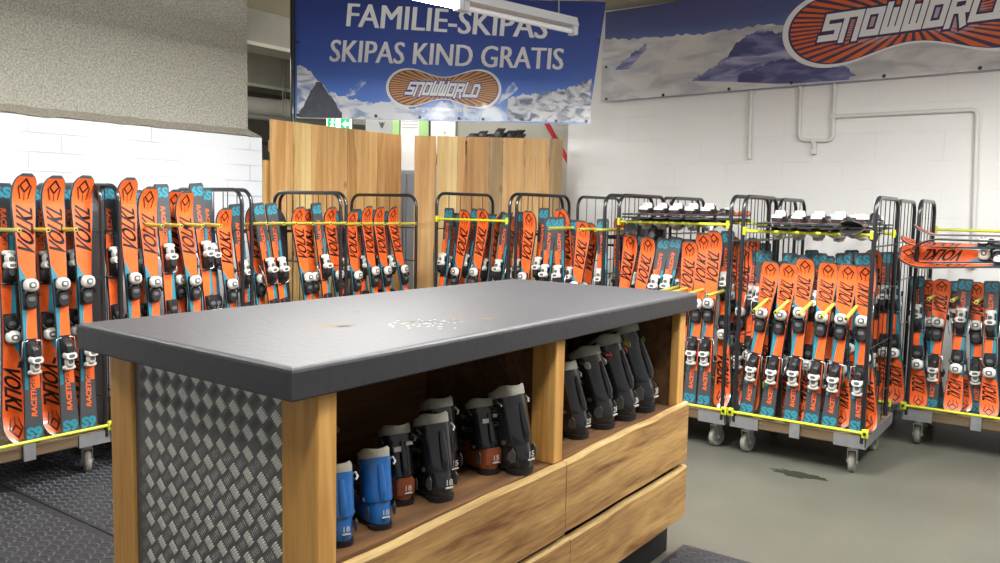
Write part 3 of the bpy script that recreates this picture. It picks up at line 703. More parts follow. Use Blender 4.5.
# ---------------------------------------------------------------- ski boots on the shelf
M_BLUE = mat('boot blue shell', rgb(28, 98, 170), .3, coat=.4, noise=.2, nscale=40)
M_BBLACK = mat('boot black shell', rgb(30, 30, 33), .22, coat=.6)
M_BROWN = mat('boot amber shell', rgb(140, 70, 34), .35, coat=.3, noise=.25, nscale=30)
M_LINER = mat('boot pale grey liner', rgb(176, 174, 160), .9, bump=.2, bscale=200)
M_LINDK = mat('boot dark liner inside', rgb(40, 40, 42), .9)
M_PATCH = mat('boot grey heel guard', rgb(84, 83, 80), .5)
M_GREENB = mat('boot yellow green badge', rgb(176, 190, 50), .5)
M_REDB = mat('boot red badge', rgb(186, 40, 48), .5)
M_SOLE = mat('boot sole', rgb(26, 26, 27), .6)
NUM = {}
def number(t):
    if t not in NUM: NUM[t] = text_mesh(t, .02)
    return NUM[t]
def make_boot(loc, rz, H, shell, cuff, num, label, badge=None, heelpatch=None, tag2=None, buckles=True):
    """ski boot, heel towards -y, toe towards +y, cuff leaning to the toe"""
    t = empty('ski_boot', loc, rz); tag(t, label, 'ski boot', 'rental ski boots on the counter shelf')
    s = H / .30
    def S(p): return (p[0] * s * 1.2, (p[1] + (.10 if loc[0] < 2.3 else .20) * max(0, p[2] - .09)) * s, p[2] * s)
    N = 20
    # sole with raised heel and toe lugs
    b = MB()
    def oval(hx, y0, y1, z): return [(hx * math.copysign(abs(math.cos(a)) ** .8, math.cos(a)), (y0 + y1) / 2 + (y1 - y0) / 2 * math.copysign(abs(math.sin(a)) ** .8, math.sin(a)), z) for a in [2 * PI * k / N for k in range(N)]]
    b.loft([oval(.040, -.064, .03, 0), oval(.042, -.066, .03, .02)], M_SOLE); b.loft([oval(.038, .10, .215, 0), oval(.039, .10, .217, .02)], M_SOLE); b.loft([oval(.042, -.067, .218, .016), oval(.043, -.067, .218, .026)], M_SOLE)
    b.warp(lambda x, y, z: S((x, y, z))); b.build('sole', t)
    # lower shell: heel pocket, instep, toe box
    b = MB(); rings = []
    for y0, y1, hx, z in ((-.065, .210, .043, .024), (-.067, .207, .047, .05), (-.062, .195, .047, .068), (-.058, .165, .046, .085), (-.054, .115, .044, .105), (-.05, .082, .042, .13), (-.048, .074, .040, .15)):
        rings.append(oval(hx, y0, y1, z))
    b.loft(rings, shell); b.warp(lambda x, y, z: S((x, y, z))); b.build('lower_shell', t)
    # cuff leaning forward, higher at the back (spoiler)
    b = MB(); rings = []
    for z, y0, y1, hx in ((.095, -.058, .078, .046), (.12, -.058, .08, .049), (.16, -.052, .082, .050), (.20, -.044, .086, .051), (.24, -.036, .090, .053), (.262, -.031, .094, .054)):
        rings.append([(x, y, zz + (.020 * (-(y - (y0 + y1) / 2) / ((y1 - y0) / 2)) if z > .23 else (-.02 * (y - (y0 + y1) / 2) / ((y1 - y0) / 2) if z < .10 else 0))) for x, y, zz in oval(hx, y0, y1, z)])
    b.loft(rings, cuff, False)
    # ridge down the back of the cuff
    b.tube([(0, -.052, .12), (0, -.056, .15), (0, -.045, .20), (0, -.034, .255)], [.012, .014, .013, .010], cuff, 8)
    for q in (-1, 1): b.cyl((q * .046, .004, .112), (q, 0, 0), .0085, .006, M_STEELB, 14)
    b.warp(lambda x, y, z: S((x, y, z))); b.build('cuff', t)
    # liner collar standing out of the cuff with a scooped rim
    b = MB(); rings = []
    for z, y0, y1, hx, k in ((.235, -.032, .088, .049, .018), (.268, -.030, .094, .0515, .020), (.290, -.026, .098, .052, .024), (.294, -.020, .092, .046, .024), (.25, -.016, .082, .042, .01)):
        rings.append([(x, y, zz - k * (y - (y0 + y1) / 2) / ((y1 - y0) / 2) + (.006 * math.cos(3 * math.atan2(x, y - (y0 + y1) / 2)) if z > .29 else 0)) for x, y, zz in oval(hx, y0, y1, z)])
    b.loft(rings[:4], M_LINER, False); b.loft(rings[3:], M_LINDK, False); b.add(rings[4], [tuple(range(N))], M_LINDK)
    b.warp(lambda x, y, z: S((x, y, z))); b.build('liner', t)
    # buckles: wire loops over the shin side and both flanks
    if buckles:
        for z, yc, hx in ((.225, .045, .052), (.175, .042, .051), (.105, .10, .042), (.075, .15, .042)):
            for q in (-1, 1):
                b = MB(); x = q * (hx + .004)
                b.tube([(x, yc - .022, z + .006), (x + q * .006, yc + .005, z + .012), (x + q * .004, yc + .03, z + .009), (x + q * .006, yc + .005, z - .006), (x, yc - .022, z - .002)], .0022, M_STEELB, 6)
                b.box((x - .004, yc + .01, z - .004), (x + .004, yc + .032, z + .010), M_DGREY, .002); b.warp(lambda x, y, z: S((x, y, z))); b.build('buckle', t)
    b = MB(); b.tube([(.053, .02, .252), (.062, .01, .262), (.064, -.006, .25), (.056, -.012, .24)], .004, M_WHITE, 7); b.warp(lambda x, y, z: S((x, y, z))); b.build('pull_loop', t)
    b = MB(); b.tube([(-.053, .02, .252), (-.060, .012, .258), (-.056, -.004, .244)], .004, M_STEELB, 7)
    b.warp(lambda x, y, z: S((x, y, z))); b.build('pull_loop', t)
    # heel size number and guard panels, set on the back of the shell
    if heelpatch:
        b = MB(); rings = [[(.034 * math.sin(a) * f, -.0665 + .014 * (1 - math.cos(a * .9)), z) for a in [(-1 + 2 * k / 8) * 1.15 for k in range(9)]] for z, f in ((.045, 1), (.10, 1.05), (.116, .8))]
        b.loft(rings, heelpatch, False, True, None, False); b.warp(lambda x, y, z: S((x, y, z))); b.build('heel_panel', t)
    b = MB(); T = number(num); pts = fit_text(T[0], -.009, .013, .064, .086)
    b.add([(p[0] + .004, -.0705, p[1]) for p in pts], T[1], M_WHITE); b.box((-.008, -.0725, .052), (.018, -.067, .057), M_WHITE)
    b.warp(lambda x, y, z: S((x, y, z))); b.build('size_number', t)
    for q in (-1, 1):
        b = MB(); b.prism([(-.048, .052), (-.03, .044), (-.012, .058), (-.016, .080), (-.036, .098), (-.048, .085)], q * .0472 - .001, q * .0472 + .001, M_PATCH, Matrix(((0, 0, 1, 0), (1, 0, 0, 0), (0, 1, 0, 0), (0, 0, 0, 1))))
        b.warp(lambda x, y, z: S((x, y, z))); b.build('heel_guard', t)
        if badge: b = MB(); b.cyl((q * .050, -.012, .242), (q, 0, 0), .0135, .004, badge, 16); b.box((q * .0535, -.02, .239), (q * .0545, -.004, .245), M_WHITE); b.warp(lambda x, y, z: S((x, y, z))); b.build('badge', t)
    if tag2:
        for c0, c1 in (((-.036, -.051, .218), (-.010, -.043, .236)), ((.012, -.046, .236), (.036, -.038, .250))):
            b = MB(); b.box(c0, c1, M_WHITE, .001); b.warp(lambda x, y, z: S((x, y, z))); b.build('sticker', t)
    return t
ZS = .6625
make_boot((1.392, 1.470, ZS), -.45, .19, M_BLUE, M_BLUE, '18', 'blue ski boot half hidden by the counter corner post')
make_boot((1.53, 1.472, ZS), -.42, .196, M_BLUE, M_BLUE, '18', 'blue ski boot in full view, second from left')
make_boot((1.622, 1.780, ZS), -.3, .205, M_BBLACK, M_BLUE, '15', 'dark blue ski boot at the back behind the full view blue one')
make_boot((1.695, 1.548, ZS), -.38, .21, M_BROWN, M_BBLACK, '18', 'black and amber ski boot beside the blue boots', None, M_BROWN, True)
make_boot((1.787, 1.485, ZS), -.30, .235, M_BBLACK, M_BBLACK, '18', 'large black ski boot at middle of left compartment')
make_boot((1.927, 1.580, ZS), -.25, .24, M_BBLACK, M_BBLACK, '15', 'black ski boot partly behind the large middle black boot')
make_boot((2.067, 1.520, ZS), -.35, .225, M_BROWN, M_BBLACK, '15', 'black and amber ski boot standing right of the black pair', None, M_BROWN, True)
make_boot((2.132, 1.450, ZS), -.12, .265, M_BBLACK, M_BBLACK, '15', 'tall black ski boot against the shelf divider')
make_boot((2.597, 1.510, ZS), -.10, .265, M_BBLACK, M_BBLACK, '23', 'black ski boot just right of the shelf divider')
make_boot((2.782, 1.510, ZS), .0, .30, M_BBLACK, M_BBLACK, '25', 'black ski boot with white tag, second in right compartment', M_WHITE)
make_boot((2.952, 1.510, ZS), .0, .325, M_BBLACK, M_BBLACK, '26', 'black ski boot with red badge, third in right compartment', M_REDB)
make_boot((3.127, 1.515, ZS), .05, .355, M_BBLACK, M_BBLACK, '28', 'tallest black ski boot with yellow green badge, rightmost on shelf', M_GREENB)
# ---------------------------------------------------------------- the room
M_FLOOR = mat('worn grey green concrete floor', rgb(88, 88, 79), .42, noise=.16, nscale=1.6, bump=.05, bscale=30)
M_CEIL = mat('cream painted ceiling', rgb(176, 170, 148), .8, noise=.05, nscale=2)
M_WALLR = block_wall('white painted blockwork', rgb(226, 226, 224), rgb(212, 212, 209), .47, .215, 'Y', .0028, .65, .025)
M_WALLL = block_wall('white painted brickwork', rgb(218, 222, 228), rgb(176, 180, 186), .40, .115, 'X', .005, .6, .07)
M_ROUGH = mat('sprayed rough concrete', rgb(170, 169, 158), .95, noise=.42, nscale=85, bump=.9, bscale=110)
M_LIP = mat('rough concrete edge with painted shade', rgb(142, 137, 124), .95, noise=.3, nscale=90, bump=1.0, bscale=80)  # darker than the sprayed face: shade of a downward edge painted in
M_HALL = mat('pale hall paint and lit beam edge', rgb(196, 194, 182), .8)
M_HALLG = mat('hall grey dado paint', rgb(104, 108, 110), .7)
M_BEAM = mat('grey concrete beam', rgb(150, 148, 138), .85, noise=.1, nscale=6)
M_PIPE = mat('white painted conduit', rgb(212, 212, 206), .5)
M_PIPED = mat('dark pipe', rgb(92, 92, 88), .5)
def st(b, name): return structure(b.build(name))
b = MB(); b.box((-3, -4, -.1), (14, 15, 0), M_FLOOR); st(b, 'floor')
b = MB(); b.box((-3, -4, 3.32), (14, 15, 3.45), M_CEIL); st(b, 'ceiling')
b = MB(); b.box((6.9, -4, 0), (7.15, 4.17, 3.32), M_WALLR); st(b, 'wall_right')
b = MB(); b.box((-3, 5.2, 0), (4.11, 5.5, 1.985), M_WALLL); st(b, 'wall_left')
# sprayed concrete upstand over the bricks, with its ragged lower lip
b = MB(); rr2 = random.Random(5); n = 90
b.box((-3, 5.225, 2.01), (4.0, 5.6, 3.32), M_ROUGH)
top = []; bot = []; bk = []
for i in range(n + 1):
    x = -3 + 7.10 * i / n; f = min(1, (4.10 - x) / .1) if x > 4.0 else 1
    top.append((min(x, 4.0), 5.226, 2.04 + rr2.uniform(-.004, .004))); bot.append((x, 5.186, 1.985 + rr2.uniform(-.010, .010))); bk.append((x, 5.24, 1.975))
b.loft([bk, bot, top], M_LIP, False, False, None, False)
b.add([top[-1], bot[-1], (4.10, 5.5, 1.985), (4.0, 5.5, 2.04)], [(0, 1, 2, 3)], M_LIP)
st(b, 'wall_left_upper')
b = MB(); b.box((-3, 11.5, 1.55), (14, 11.7, 3.32), M_HALL); b.box((-3, 11.48, 0), (14, 11.7, 1.55), M_HALLG); b.box((12.5, -4, 0), (12.7, 11.5, 3.32), M_HALL); st(b, 'wall_back')
# side return behind the right wooden panel
b = MB(); b.box((7.4, 4.17, 0), (7.6, 7.6, 3.32), M_HALL); st(b, 'wall_return')
# beams and ducts in the hall behind
for k, (y, z0, w_) in enumerate(((6.6, 2.98, .35), (8.2, 2.86, .4), (9.9, 2.86, .4))):
    b = MB(); b.box((0, y, z0), (12.5, y + w_, 3.32), M_BEAM, .01); b.box((0, y - .004, z0 + .0), (12.5, y, z0 + .035), M_HALL); o = st(b, 'trim_%d' % (k + 1))  # pale strip on the lower edge paints in light caught by the beam
def hall_pipe(name, pts, r, m, label, cat):
    b = MB(); b.tube(pts, r, m, 14)
    for a, c in zip(pts, pts[1:]):
        A, C = Vector(a), Vector(c); n_ = int((C - A).length / 1.2)
        for k in range(1, n_ + 1):
            p = A + (C - A) * (k / (n_ + 1)); d = (C - A).normalized(); b.cyl(tuple(p - d * .02), tuple(d), r * 1.18, .04, m, 14); b.tube([tuple(p), (p.x, p.y, 3.32)], .006, M_PIPED, 6)
    return tag(b.build(name), label, cat)
hall_pipe('ventilation_duct', [(2.6, 9.0, 2.62), (8.8, 7.6, 2.62)], .11, M_BEAM, 'round grey duct below the ceiling between left wall and blue banner', 'duct')
hall_pipe('water_pipe', [(3.2, 8.55, 2.46), (8.4, 7.0, 2.42)], .03, M_PIPED, 'thin dark pipe below the round grey duct', 'pipe')
hall_pipe('water_pipe', [(3.6, 9.4, 2.30), (8.6, 8.7, 2.25)], .022, M_PIPED, 'lowest thin pipe between left wall and blue banner', 'pipe')

# rubber mats
def tread(name, c1, c2, sc):
    m = bpy.data.materials.new(name); m.use_nodes = True; nt = m.node_tree; b = nt.nodes['Principled BSDF']; L = nt.links.new
    tc = nt.nodes.new('ShaderNodeTexCoord'); mp = nt.nodes.new('ShaderNodeMapping'); mp.inputs['Rotation'].default_value = (0, 0, PI / 4); mp.inputs['Scale'].default_value = (sc, sc, sc)
    ck = nt.nodes.new('ShaderNodeTexChecker'); ck.inputs['Scale'].default_value = 1
    L(tc.outputs['Object'], mp.inputs['Vector']); L(mp.outputs['Vector'], ck.inputs['Vector'])
    ck.inputs['Color1'].default_value = c1; ck.inputs['Color2'].default_value = c2
    L(ck.outputs['Color'], b.inputs['Base Color']); b.inputs['Roughness'].default_value = .45
    return m
M_MAT = mat('black rubber mat', rgb(40, 41, 44), .5)
M_MATR = mat('rubber tread bar', rgb(62, 64, 68), .6)
def rubber_mat(x0, x1, y0, y1, label, pitch=.055):
    t = empty('rubber_mat', (x0, y0, 0)); tag(t, label, 'mat', 'black rubber floor mats')
    b = MB(); b.box((.003, .003, .0005), (x1 - x0 - .003, y1 - y0 - .003, .008), M_MAT, .003); b.build('mat_sheet', t)
    b = MB(); nx = int((x1 - x0) / pitch - .55); ny = int((y1 - y0) / pitch - .55)
    for i in range(nx):
        for j in range(ny):
            cx, cy = pitch * (i + .8), pitch * (j + .8); a = PI / 4 if (i + j) % 2 else -PI / 4; ln = pitch * .52; hw = pitch * .13
            d = (math.cos(a), math.sin(a)); w_ = (-d[1], d[0])
            q = [(cx + d[0] * ln * u + w_[0] * hw * v, cy + d[1] * ln * u + w_[1] * hw * v) for u, v in ((-1, 0), (-.6, -1), (.6, -1), (1, 0), (.6, 1), (-.6, 1))]
            tq = [(cx + (x - cx) * .6, cy + (y - cy) * .6) for x, y in q]
            b.add([(x, y, .008) for x, y in q] + [(x, y, .0125) for x, y in tq], [(0, 1, 7, 6), (1, 2, 8, 7), (2, 3, 9, 8), (3, 4, 10, 9), (4, 5, 11, 10), (5, 0, 6, 11), (6, 7, 8, 9, 10, 11)], M_MATR)
    b.build('tread_pattern', t)
rubber_mat(.75, 1.90, 3.05, 5.15, 'black rubber mat at far left under the left edge trolley', .038)
rubber_mat(1.905, 3.05, 3.05, 5.15, 'black rubber mat behind the counter under the second trolley', .038)
rubber_mat(.75, 1.90, 2.36, 3.045, 'black rubber mat nearest the camera left of the counter', .038)
rubber_mat(1.3, 3.42, .5, 1.405, 'black rubber mat on the floor before the counter planks', .038)

# wet patch on the concrete by the front trolley
M_WET = mat('damp dark concrete stain', rgb(54, 53, 47), .25)
b = MB(); r3 = random.Random(9); pts = []
for k in range(26):
    a = 2 * PI * k / 26; q = r3.uniform(.6, 1.1); pts.append((4.79 + .07 * q * math.cos(a), 1.29 + .17 * q * math.sin(a), .0012))
b.poly(pts, M_WET); o = b.build('floor_stain'); tag(o, 'dark damp stain on the concrete under the front trolley edge', 'stain')

# conduits on the white wall
def bend(pts, r=.05, n=6):
    out = [Vector(pts[0])]
    for a, p, c in zip(pts, pts[1:], pts[2:]):
        a, p, c = Vector(a), Vector(p), Vector(c); u = (a - p).normalized() * r; v = (c - p).normalized() * r
        for k in range(n + 1):
            t = k / n; out.append((p + u) * (1 - t) ** 2 + p * 2 * t * (1 - t) + (p + v) * t * t)
    out.append(Vector(pts[-1])); return out
X = 6.878
cd = empty('wall_conduit', (X, 1.7, 2.0)); tag(cd, 'white conduit with U-shaped loop and long branch on the white wall', 'conduit')
def cpart(name, pts, r=.0165):
    b = MB(); b.tube([(p[0] - X, p[1] - 1.7, p[2] - 2.0) for p in pts], r, M_PIPE, 12)
    for p in (pts[0], pts[-1]): b.box((p[0] - X - .02, p[1] - 1.72, p[2] - 2.02), (p[0] - X + .022, p[1] - 1.68, p[2] - 1.98), M_PIPE, .004)
    b.build(name, cd)
cpart('loop_pipe', bend([(X, 1.995, 2.62), (X, 1.985, 2.085), (X, 1.725, 2.075), (X, 1.735, 2.62)]))
cpart('branch_pipe', bend([(X, 1.73, 2.262), (X, .74, 2.268), (X, .70, 1.15)]))
cpart('drop_stub', [(X, 1.865, 2.075), (X, 1.865, 1.99)], .02)
b = MB(); b.tube([(X, 2.40, 2.62), (X, 2.385, 1.955)], .018, M_PIPE, 12); b.box((X - .012, 2.37, 1.94), (X + .02, 2.40, 1.97), M_PIPE, .003)
tag(b.build('conduit'), 'short straight white conduit on the wall left of the U-shaped loop', 'conduit')

# wooden plank panels
PW = [wood('board %d' % i, a, c, (1, 1, .06), 11, .6) for i, (a, c) in enumerate(((rgb(228, 186, 126), rgb(196, 146, 86)), (rgb(236, 208, 146), rgb(208, 168, 104)), (rgb(212, 166, 106), rgb(172, 124, 72)), (rgb(184, 154, 108), rgb(142, 114, 76))))]
def plank_panel(loc, rz, widths, H, label, seed, gaps):
    t = empty('plank_panel', loc, rz); tag(t, label, 'wooden panel', None)
    r = random.Random(seed); b = MB(); x = 0
    for i, (w_, mi) in enumerate(widths):
        g = gaps.get(i, .004); x0, x1 = x + .001, x + w_ - g; n = 14; y = r.uniform(-.004, .004); ph = r.uniform(0, 6)
        A = []; B_ = []
        wv = .006 if i in gaps else .0012
        rings = []
        for k in range(n + 1):
            z = .02 + (H - .02 + r.uniform(-.001, .001)) * k / n; e = wv * math.sin(z * 4.1 + ph) + wv * .6 * math.sin(z * 9.7 + ph * 2)
            rings.append([(x0 + wv * .3 * math.sin(z * 5 + ph), y, z), (x1 + e, y, z), (x1 + e, y + .024, z), (x0, y + .024, z)])
        b.loft(rings, PW[mi], True, False); x += w_
    b.build('boards', t)
    b = MB()
    for z in (.35, 1.1, H - .25): b.box((.01, .03, z), (x - .01, .06, z + .09), PW[2], .003)
    b.build('cross_battens', t)
    return t
plank_panel((4.245, 5.25, 0), 0, [(.235, 0), (.17, 1), (.17, 0), (.235, 0), (.10, 2), (.26, 0), (.315, 2)], 2.14, 'left wooden plank panel below the blue banner', 2, {0: .022, 4: .012})
p2a = Vector((5.63, 5.0, 0)); p2b = Vector((6.405, 3.915, 0)); dv = p2b - p2a
sc2 = dv.length / 1.36
plank_panel(tuple(p2a), math.atan2(dv.y, dv.x), [(.205 * sc2, 0), (.19 * sc2, 1), (.085 * sc2, 2), (.205 * sc2, 2), (.125 * sc2, 3), (.20 * sc2, 0), (.10 * sc2, 0), (.13 * sc2, 0), (.12 * sc2, 3)], 2.118, 'right wooden plank panel below the blue banner', 4, {0: .014, 2: .01, 7: .008})
b = MB(); b.prism([(0, 0), (.07, 0), (.07, .03), (0, .03)], 0, 1.83, PW[1], Matrix.Translation((0, 0, 0)))
o = b.build('loose_board', None, (4.20, 5.33, 0)); o.rotation_euler = (0, .03, .2); tag(o, 'narrow loose board leaning beside the left wooden panel', 'board')

# grey cabinet and white boards seen through the gap between the panels
M_CABG = mat('grey cabinet paint', rgb(122, 126, 132), .5)
M_WBOARD = mat('white board', rgb(220, 220, 218), .5)
M_GREENP = mat('pale green print', rgb(150, 186, 120), .6)
M_BLUEP = mat('blue print', rgb(52, 104, 156), .6)
M_GREYP = mat('grey print', rgb(150, 154, 150), .6)
FW = Vector((math.cos(.62097), math.sin(.62097), 0)); RT = Vector((math.sin(.62097), -math.cos(.62097), 0)); YAW = math.atan2(RT.y, RT.x)
def fl(r, d): p = FW * d + RT * r; return (p.x, p.y, 0)   # point d metres ahead of the doorway, r to the right
t = empty('storage_cabinet', fl(-.86, 7.95), YAW); tag(t, 'grey cabinet in the gap between the two wooden panels', 'cabinet')
b = MB(); b.box((-.30, 0, 0), (.20, .2, 1.83), M_CABG, .01); b.build('body', t)
b = MB(); b.box((-.29, -.012, .05), (-.055, 0, 1.80), M_CABG, .004); b.build('door', t)
b = MB(); b.box((-.045, -.012, .05), (.19, 0, 1.80), M_CABG, .004); b.build('door', t)
t = empty('display_board', fl(-.86, 8.0), YAW); t.location.z = 1.832; tag(t, 'white board with printed bars standing on the grey cabinet', 'display board')
b = MB(); b.box((-.12, .0, 0), (.055, .05, .50), M_WBOARD, .003)
for z in (.40, .43, .46): b.box((-.11, -.002, z), (.045, 0, z + .008), M_GREYP)
b.box((.055, 0, 0), (.145, .05, .50), M_GREENP, .002); b.build('board', t)
t = empty('carton', fl(-1.22, 8.45), YAW); t.location.z = 0; tag(t, 'grey and blue printed carton behind left panel top', 'box')
b = MB(); b.box((-.17, 0, 0), (.10, .3, 2.37), M_GREYP, .003); b.box((-.17, -.004, 2.37), (.17, .3, 2.46), M_BLUEP); b.box((.10, 0, 0), (.17, .3, 2.37), M_GREENP); b.build('box_body', t)
b = MB(); b.poly([(-.04, -.005, 2.34), (-.02, -.005, 2.28), (.0, -.005, 2.26), (.035, -.005, 2.34), (.015, -.005, 2.315), (0, -.005, 2.33), (-.015, -.005, 2.315)], M_SKIGREY); b.build('printed_mark', t)
t = empty('white_cabinet', fl(-.59, 8.3), YAW); tag(t, 'white cabinet showing above the right wooden panel', 'cabinet')
b = MB(); b.box((-.13, 0, 0), (.12, .4, 2.5), M_WBOARD, .006); b.build('body', t)
b = MB(); b.cyl((.01, -.001, 2.22), (0, -1, 0), .006, .012, M_PLASTIC, 10); b.build('lock', t)
b = MB(); b.box((-.15, 0, 0), (-.132, .1, 2.5), M_PLASTIC); tag(b.build('gap_shade_strip', None, fl(-.59, 8.3)), 'thin black strip for the shaded gap left of white cabinet', 'shade strip'); bpy.data.objects['gap_shade_strip'].rotation_euler = (0, 0, YAW)  # black strip stands in for the shade in the gap beside the cabinet
# black gloves heaped on a shelf behind the right panel
M_GLOVE = mat('black glove leather', rgb(26, 27, 30), .55)
t = empty('wall_shelf', fl(0, 7.75), YAW); tag(t, 'narrow shelf behind the right panel carrying black gloves', 'shelf')
b = MB(); b.box((-.40, 0, 2.10), (.30, .25, 2.125), PW[3]); b.build('shelf_board', t)
b = MB()
for x in (-.35, .25): b.box((x - .02, .2, 0), (x + .02, .24, 2.10), PW[3])
b.build('shelf_leg', t)
r4 = random.Random(4)
for i, (px, h) in enumerate(((-.29, .05), (-.20, .075), (-.12, .05), (-.04, .105), (.06, .085), (.14, .095))):
    t = empty('glove', fl(px, 7.83), YAW + r4.uniform(-.5, .5)); t.location.z = 2.126
    tag(t, 'black glove, %s from left in the heap above the right panel' % ORD[i], 'glove', 'black gloves above the right panel')
    b = MB(); b.loft([rr(.05, .035, 0), rr(.058, .042, .02), rr(.048, .036, h * .55), rr(.022, .02, h * .7)], M_GLOVE)
    for q in range(4): b.tube([(-.03 + q * .02, 0, h * .45), (-.02 + q * .021, -.005, h * .75), (.005 + q * .02, -.01, h * .98)], [.013, .012, .008], M_GLOVE, 7)
    b.tube([(.04, 0, h * .3), (.062, -.01, h * .45), (.066, -.012, h * .62)], [.014, .012, .009], M_GLOVE, 7); b.build('hand', t)
    b = MB(); b.loft([rr(.052, .037, .0), rr(.054, .039, .014)], M_WBOARD if i in (3, 5) else M_DGREY); b.build('cuff', t)
# red and white pole leaning by the wall end
M_RED = mat('red pole', rgb(206, 36, 50), .4); M_PWH = mat('white pole', rgb(226, 222, 218), .4)
b = MB(); A = Vector((7.055, 4.57, 2.42)); C = Vector((7.195, 4.26, 1.86)); dd = C - A
A = A - dd * .3
for k in range(6):
    a = A + dd * (k * .55); c = A + dd * ((k + 1) * .55); b.tube([a, c], .024, M_RED, 12)
o = b.build('leaning_pole'); tag(o, 'red pole leaning at the right end of the right panel', 'pole')
b = MB(); b.tube([a + Vector((.012, -.012, .012)) for a in (A, A + dd * 2.2)], .0125, M_PWH, 8); s_ = b.build('white_stripe', o)

# exit sign
M_SIGNG = mat('exit sign green', rgb(20, 150, 84), .4, emit=1.2); M_SIGNW = mat('exit sign white', rgb(235, 245, 238), .4, emit=1.6)
t = empty('exit_sign', fl(-1.75, 8.9), YAW); t.location.z = 2.245; tag(t, 'green emergency exit sign with running figure below the blue banner', 'sign')
b = MB(); b.box((-.13, 0, 0), (.13, .06, .19), M_SIGNW, .004); b.build('housing', t)
b = MB(); b.box((-.118, -.003, .015), (.118, 0, .175), M_SIGNG); b.build('sign_face', t)
b = MB(); y = -.005
b.box((-.03, y, .03), (.02, y + .002, .16), M_SIGNW)
b.add([(.035, y, .095), (.075, y, .135), (.075, y, .11), (.11, y, .11), (.11, y, .08), (.075, y, .08), (.075, y, .055)], [(0, 6, 5, 4, 3, 2, 1)], M_SIGNW)
b.cyl((-.062, y, .145), (0, 1, 0), .012, .002, M_SIGNW, 14)
for p0, p1, w_ in (((-.064, .13), (-.07, .085), .018), ((-.07, .088), (-.05, .06), .011), ((-.05, .06), (-.058, .03), .010), ((-.072, .088), (-.09, .062), .011), ((-.09, .062), (-.108, .062), .010), ((-.064, .128), (-.042, .105), .009), ((-.064, .128), (-.088, .108), .009)):
    d = Vector((p1[0] - p0[0], p1[1] - p0[1])).normalized(); q = Vector((-d.y, d.x)) * w_ / 2
    b.add([(p0[0] + q.x, y, p0[1] + q.y), (p0[0] - q.x, y, p0[1] - q.y), (p1[0] - q.x, y, p1[1] - q.y), (p1[0] + q.x, y, p1[1] + q.y)], [(0, 1, 2, 3)], M_SIGNW)
b.build('pictogram', t)
b = MB(); b.tube([(-.1, .03, .19), (-.1, .03, 1.07)], .004, M_STEELB, 6); b.tube([(.1, .03, .19), (.1, .03, 1.07)], .004, M_STEELB, 6); b.build('suspension_rod', t)
# ---------------------------------------------------------------- banners
def sheet_mat(name, stops, nz=0.0, rough=.3, coat=.3):
    """printed vinyl: a vertical run of print colours (object z), with fine cloudy variation"""
    m = bpy.data.materials.new(name); m.use_nodes = True; nt = m.node_tree; b = nt.nodes['Principled BSDF']; L = nt.links.new
    b.inputs['Roughness'].default_value = rough; b.inputs['Coat Weight'].default_value = coat; b.inputs['Coat Roughness'].default_value = .15
    tc = nt.nodes.new('ShaderNodeTexCoord'); sp = nt.nodes.new('ShaderNodeSeparateXYZ'); L(tc.outputs['Object'], sp.inputs[0])
    n = nt.nodes.new('ShaderNodeTexNoise'); n.inputs['Scale'].default_value = 3; n.inputs['Detail'].default_value = 4; L(tc.outputs['Object'], n.inputs['Vector'])
    ma = nt.nodes.new('ShaderNodeMath'); ma.operation = 'MULTIPLY_ADD'; ma.inputs[1].default_value = nz; L(n.outputs['Fac'], ma.inputs[0]); L(sp.outputs['Z'], ma.inputs[2])
    r = nt.nodes.new('ShaderNodeValToRGB')
    while len(r.color_ramp.elements) < len(stops): r.color_ramp.elements.new(.5)
    for e, (p, c) in zip(r.color_ramp.elements, stops): e.position = p; e.color = c
    L(ma.outputs[0], r.inputs['Fac']); L(r.outputs['Color'], b.inputs['Base Color']); return m
def rock_mat(name, a, c, scale, st, lo=.42, hi=.6):
    """printed snow slope with streaks of bare rock"""
    m = bpy.data.materials.new(name); m.use_nodes = True; nt = m.node_tree; b = nt.nodes['Principled BSDF']; L = nt.links.new
    b.inputs['Roughness'].default_value = .3; b.inputs['Coat Weight'].default_value = .3; b.inputs['Coat Roughness'].default_value = .15
    tc = nt.nodes.new('ShaderNodeTexCoord'); mp = nt.nodes.new('ShaderNodeMapping'); mp.inputs['Scale'].default_value = st; mp.inputs['Rotation'].default_value = (0, .7, 0)
    L(tc.outputs['Object'], mp.inputs['Vector'])
    n = nt.nodes.new('ShaderNodeTexNoise'); n.inputs['Scale'].default_value = scale; n.inputs['Detail'].default_value = 8; n.inputs['Distortion'].default_value = .8; L(mp.outputs['Vector'], n.inputs['Vector'])
    r = nt.nodes.new('ShaderNodeValToRGB'); r.color_ramp.elements[0].position = lo; r.color_ramp.elements[0].color = c; r.color_ramp.elements[1].position = hi; r.color_ramp.elements[1].color = a
    L(n.outputs['Fac'], r.inputs['Fac']); L(r.outputs['Color'], b.inputs['Base Color']); return m
M_SKY1 = sheet_mat('printed deep blue sky', [(0, rgb(96, 156, 232)), (.3, rgb(58, 112, 216)), (.6, rgb(46, 82, 178)), (1, rgb(38, 58, 132))], .1)
M_SNOW1 = rock_mat('printed snow slope', rgb(226, 232, 244), rgb(110, 138, 190), 5, (1, 1, 2.2), .34, .52)
M_SNOWR = rock_mat('printed snowy ridge', rgb(216, 220, 228), rgb(84, 98, 132), 9, (1.1, 1, 1.7), .38, .54)
M_CLOUD = rock_mat('printed snow cloud', rgb(220, 232, 250), rgb(70, 126, 208), 6, (1, 1, 1), .42, .62)
M_ROCK1 = mat('printed dark rock', rgb(66, 72, 92), .35, coat=.3, noise=.35, nscale=16)
M_LETTER = mat('printed white letters', rgb(236, 238, 242), .35, coat=.3)
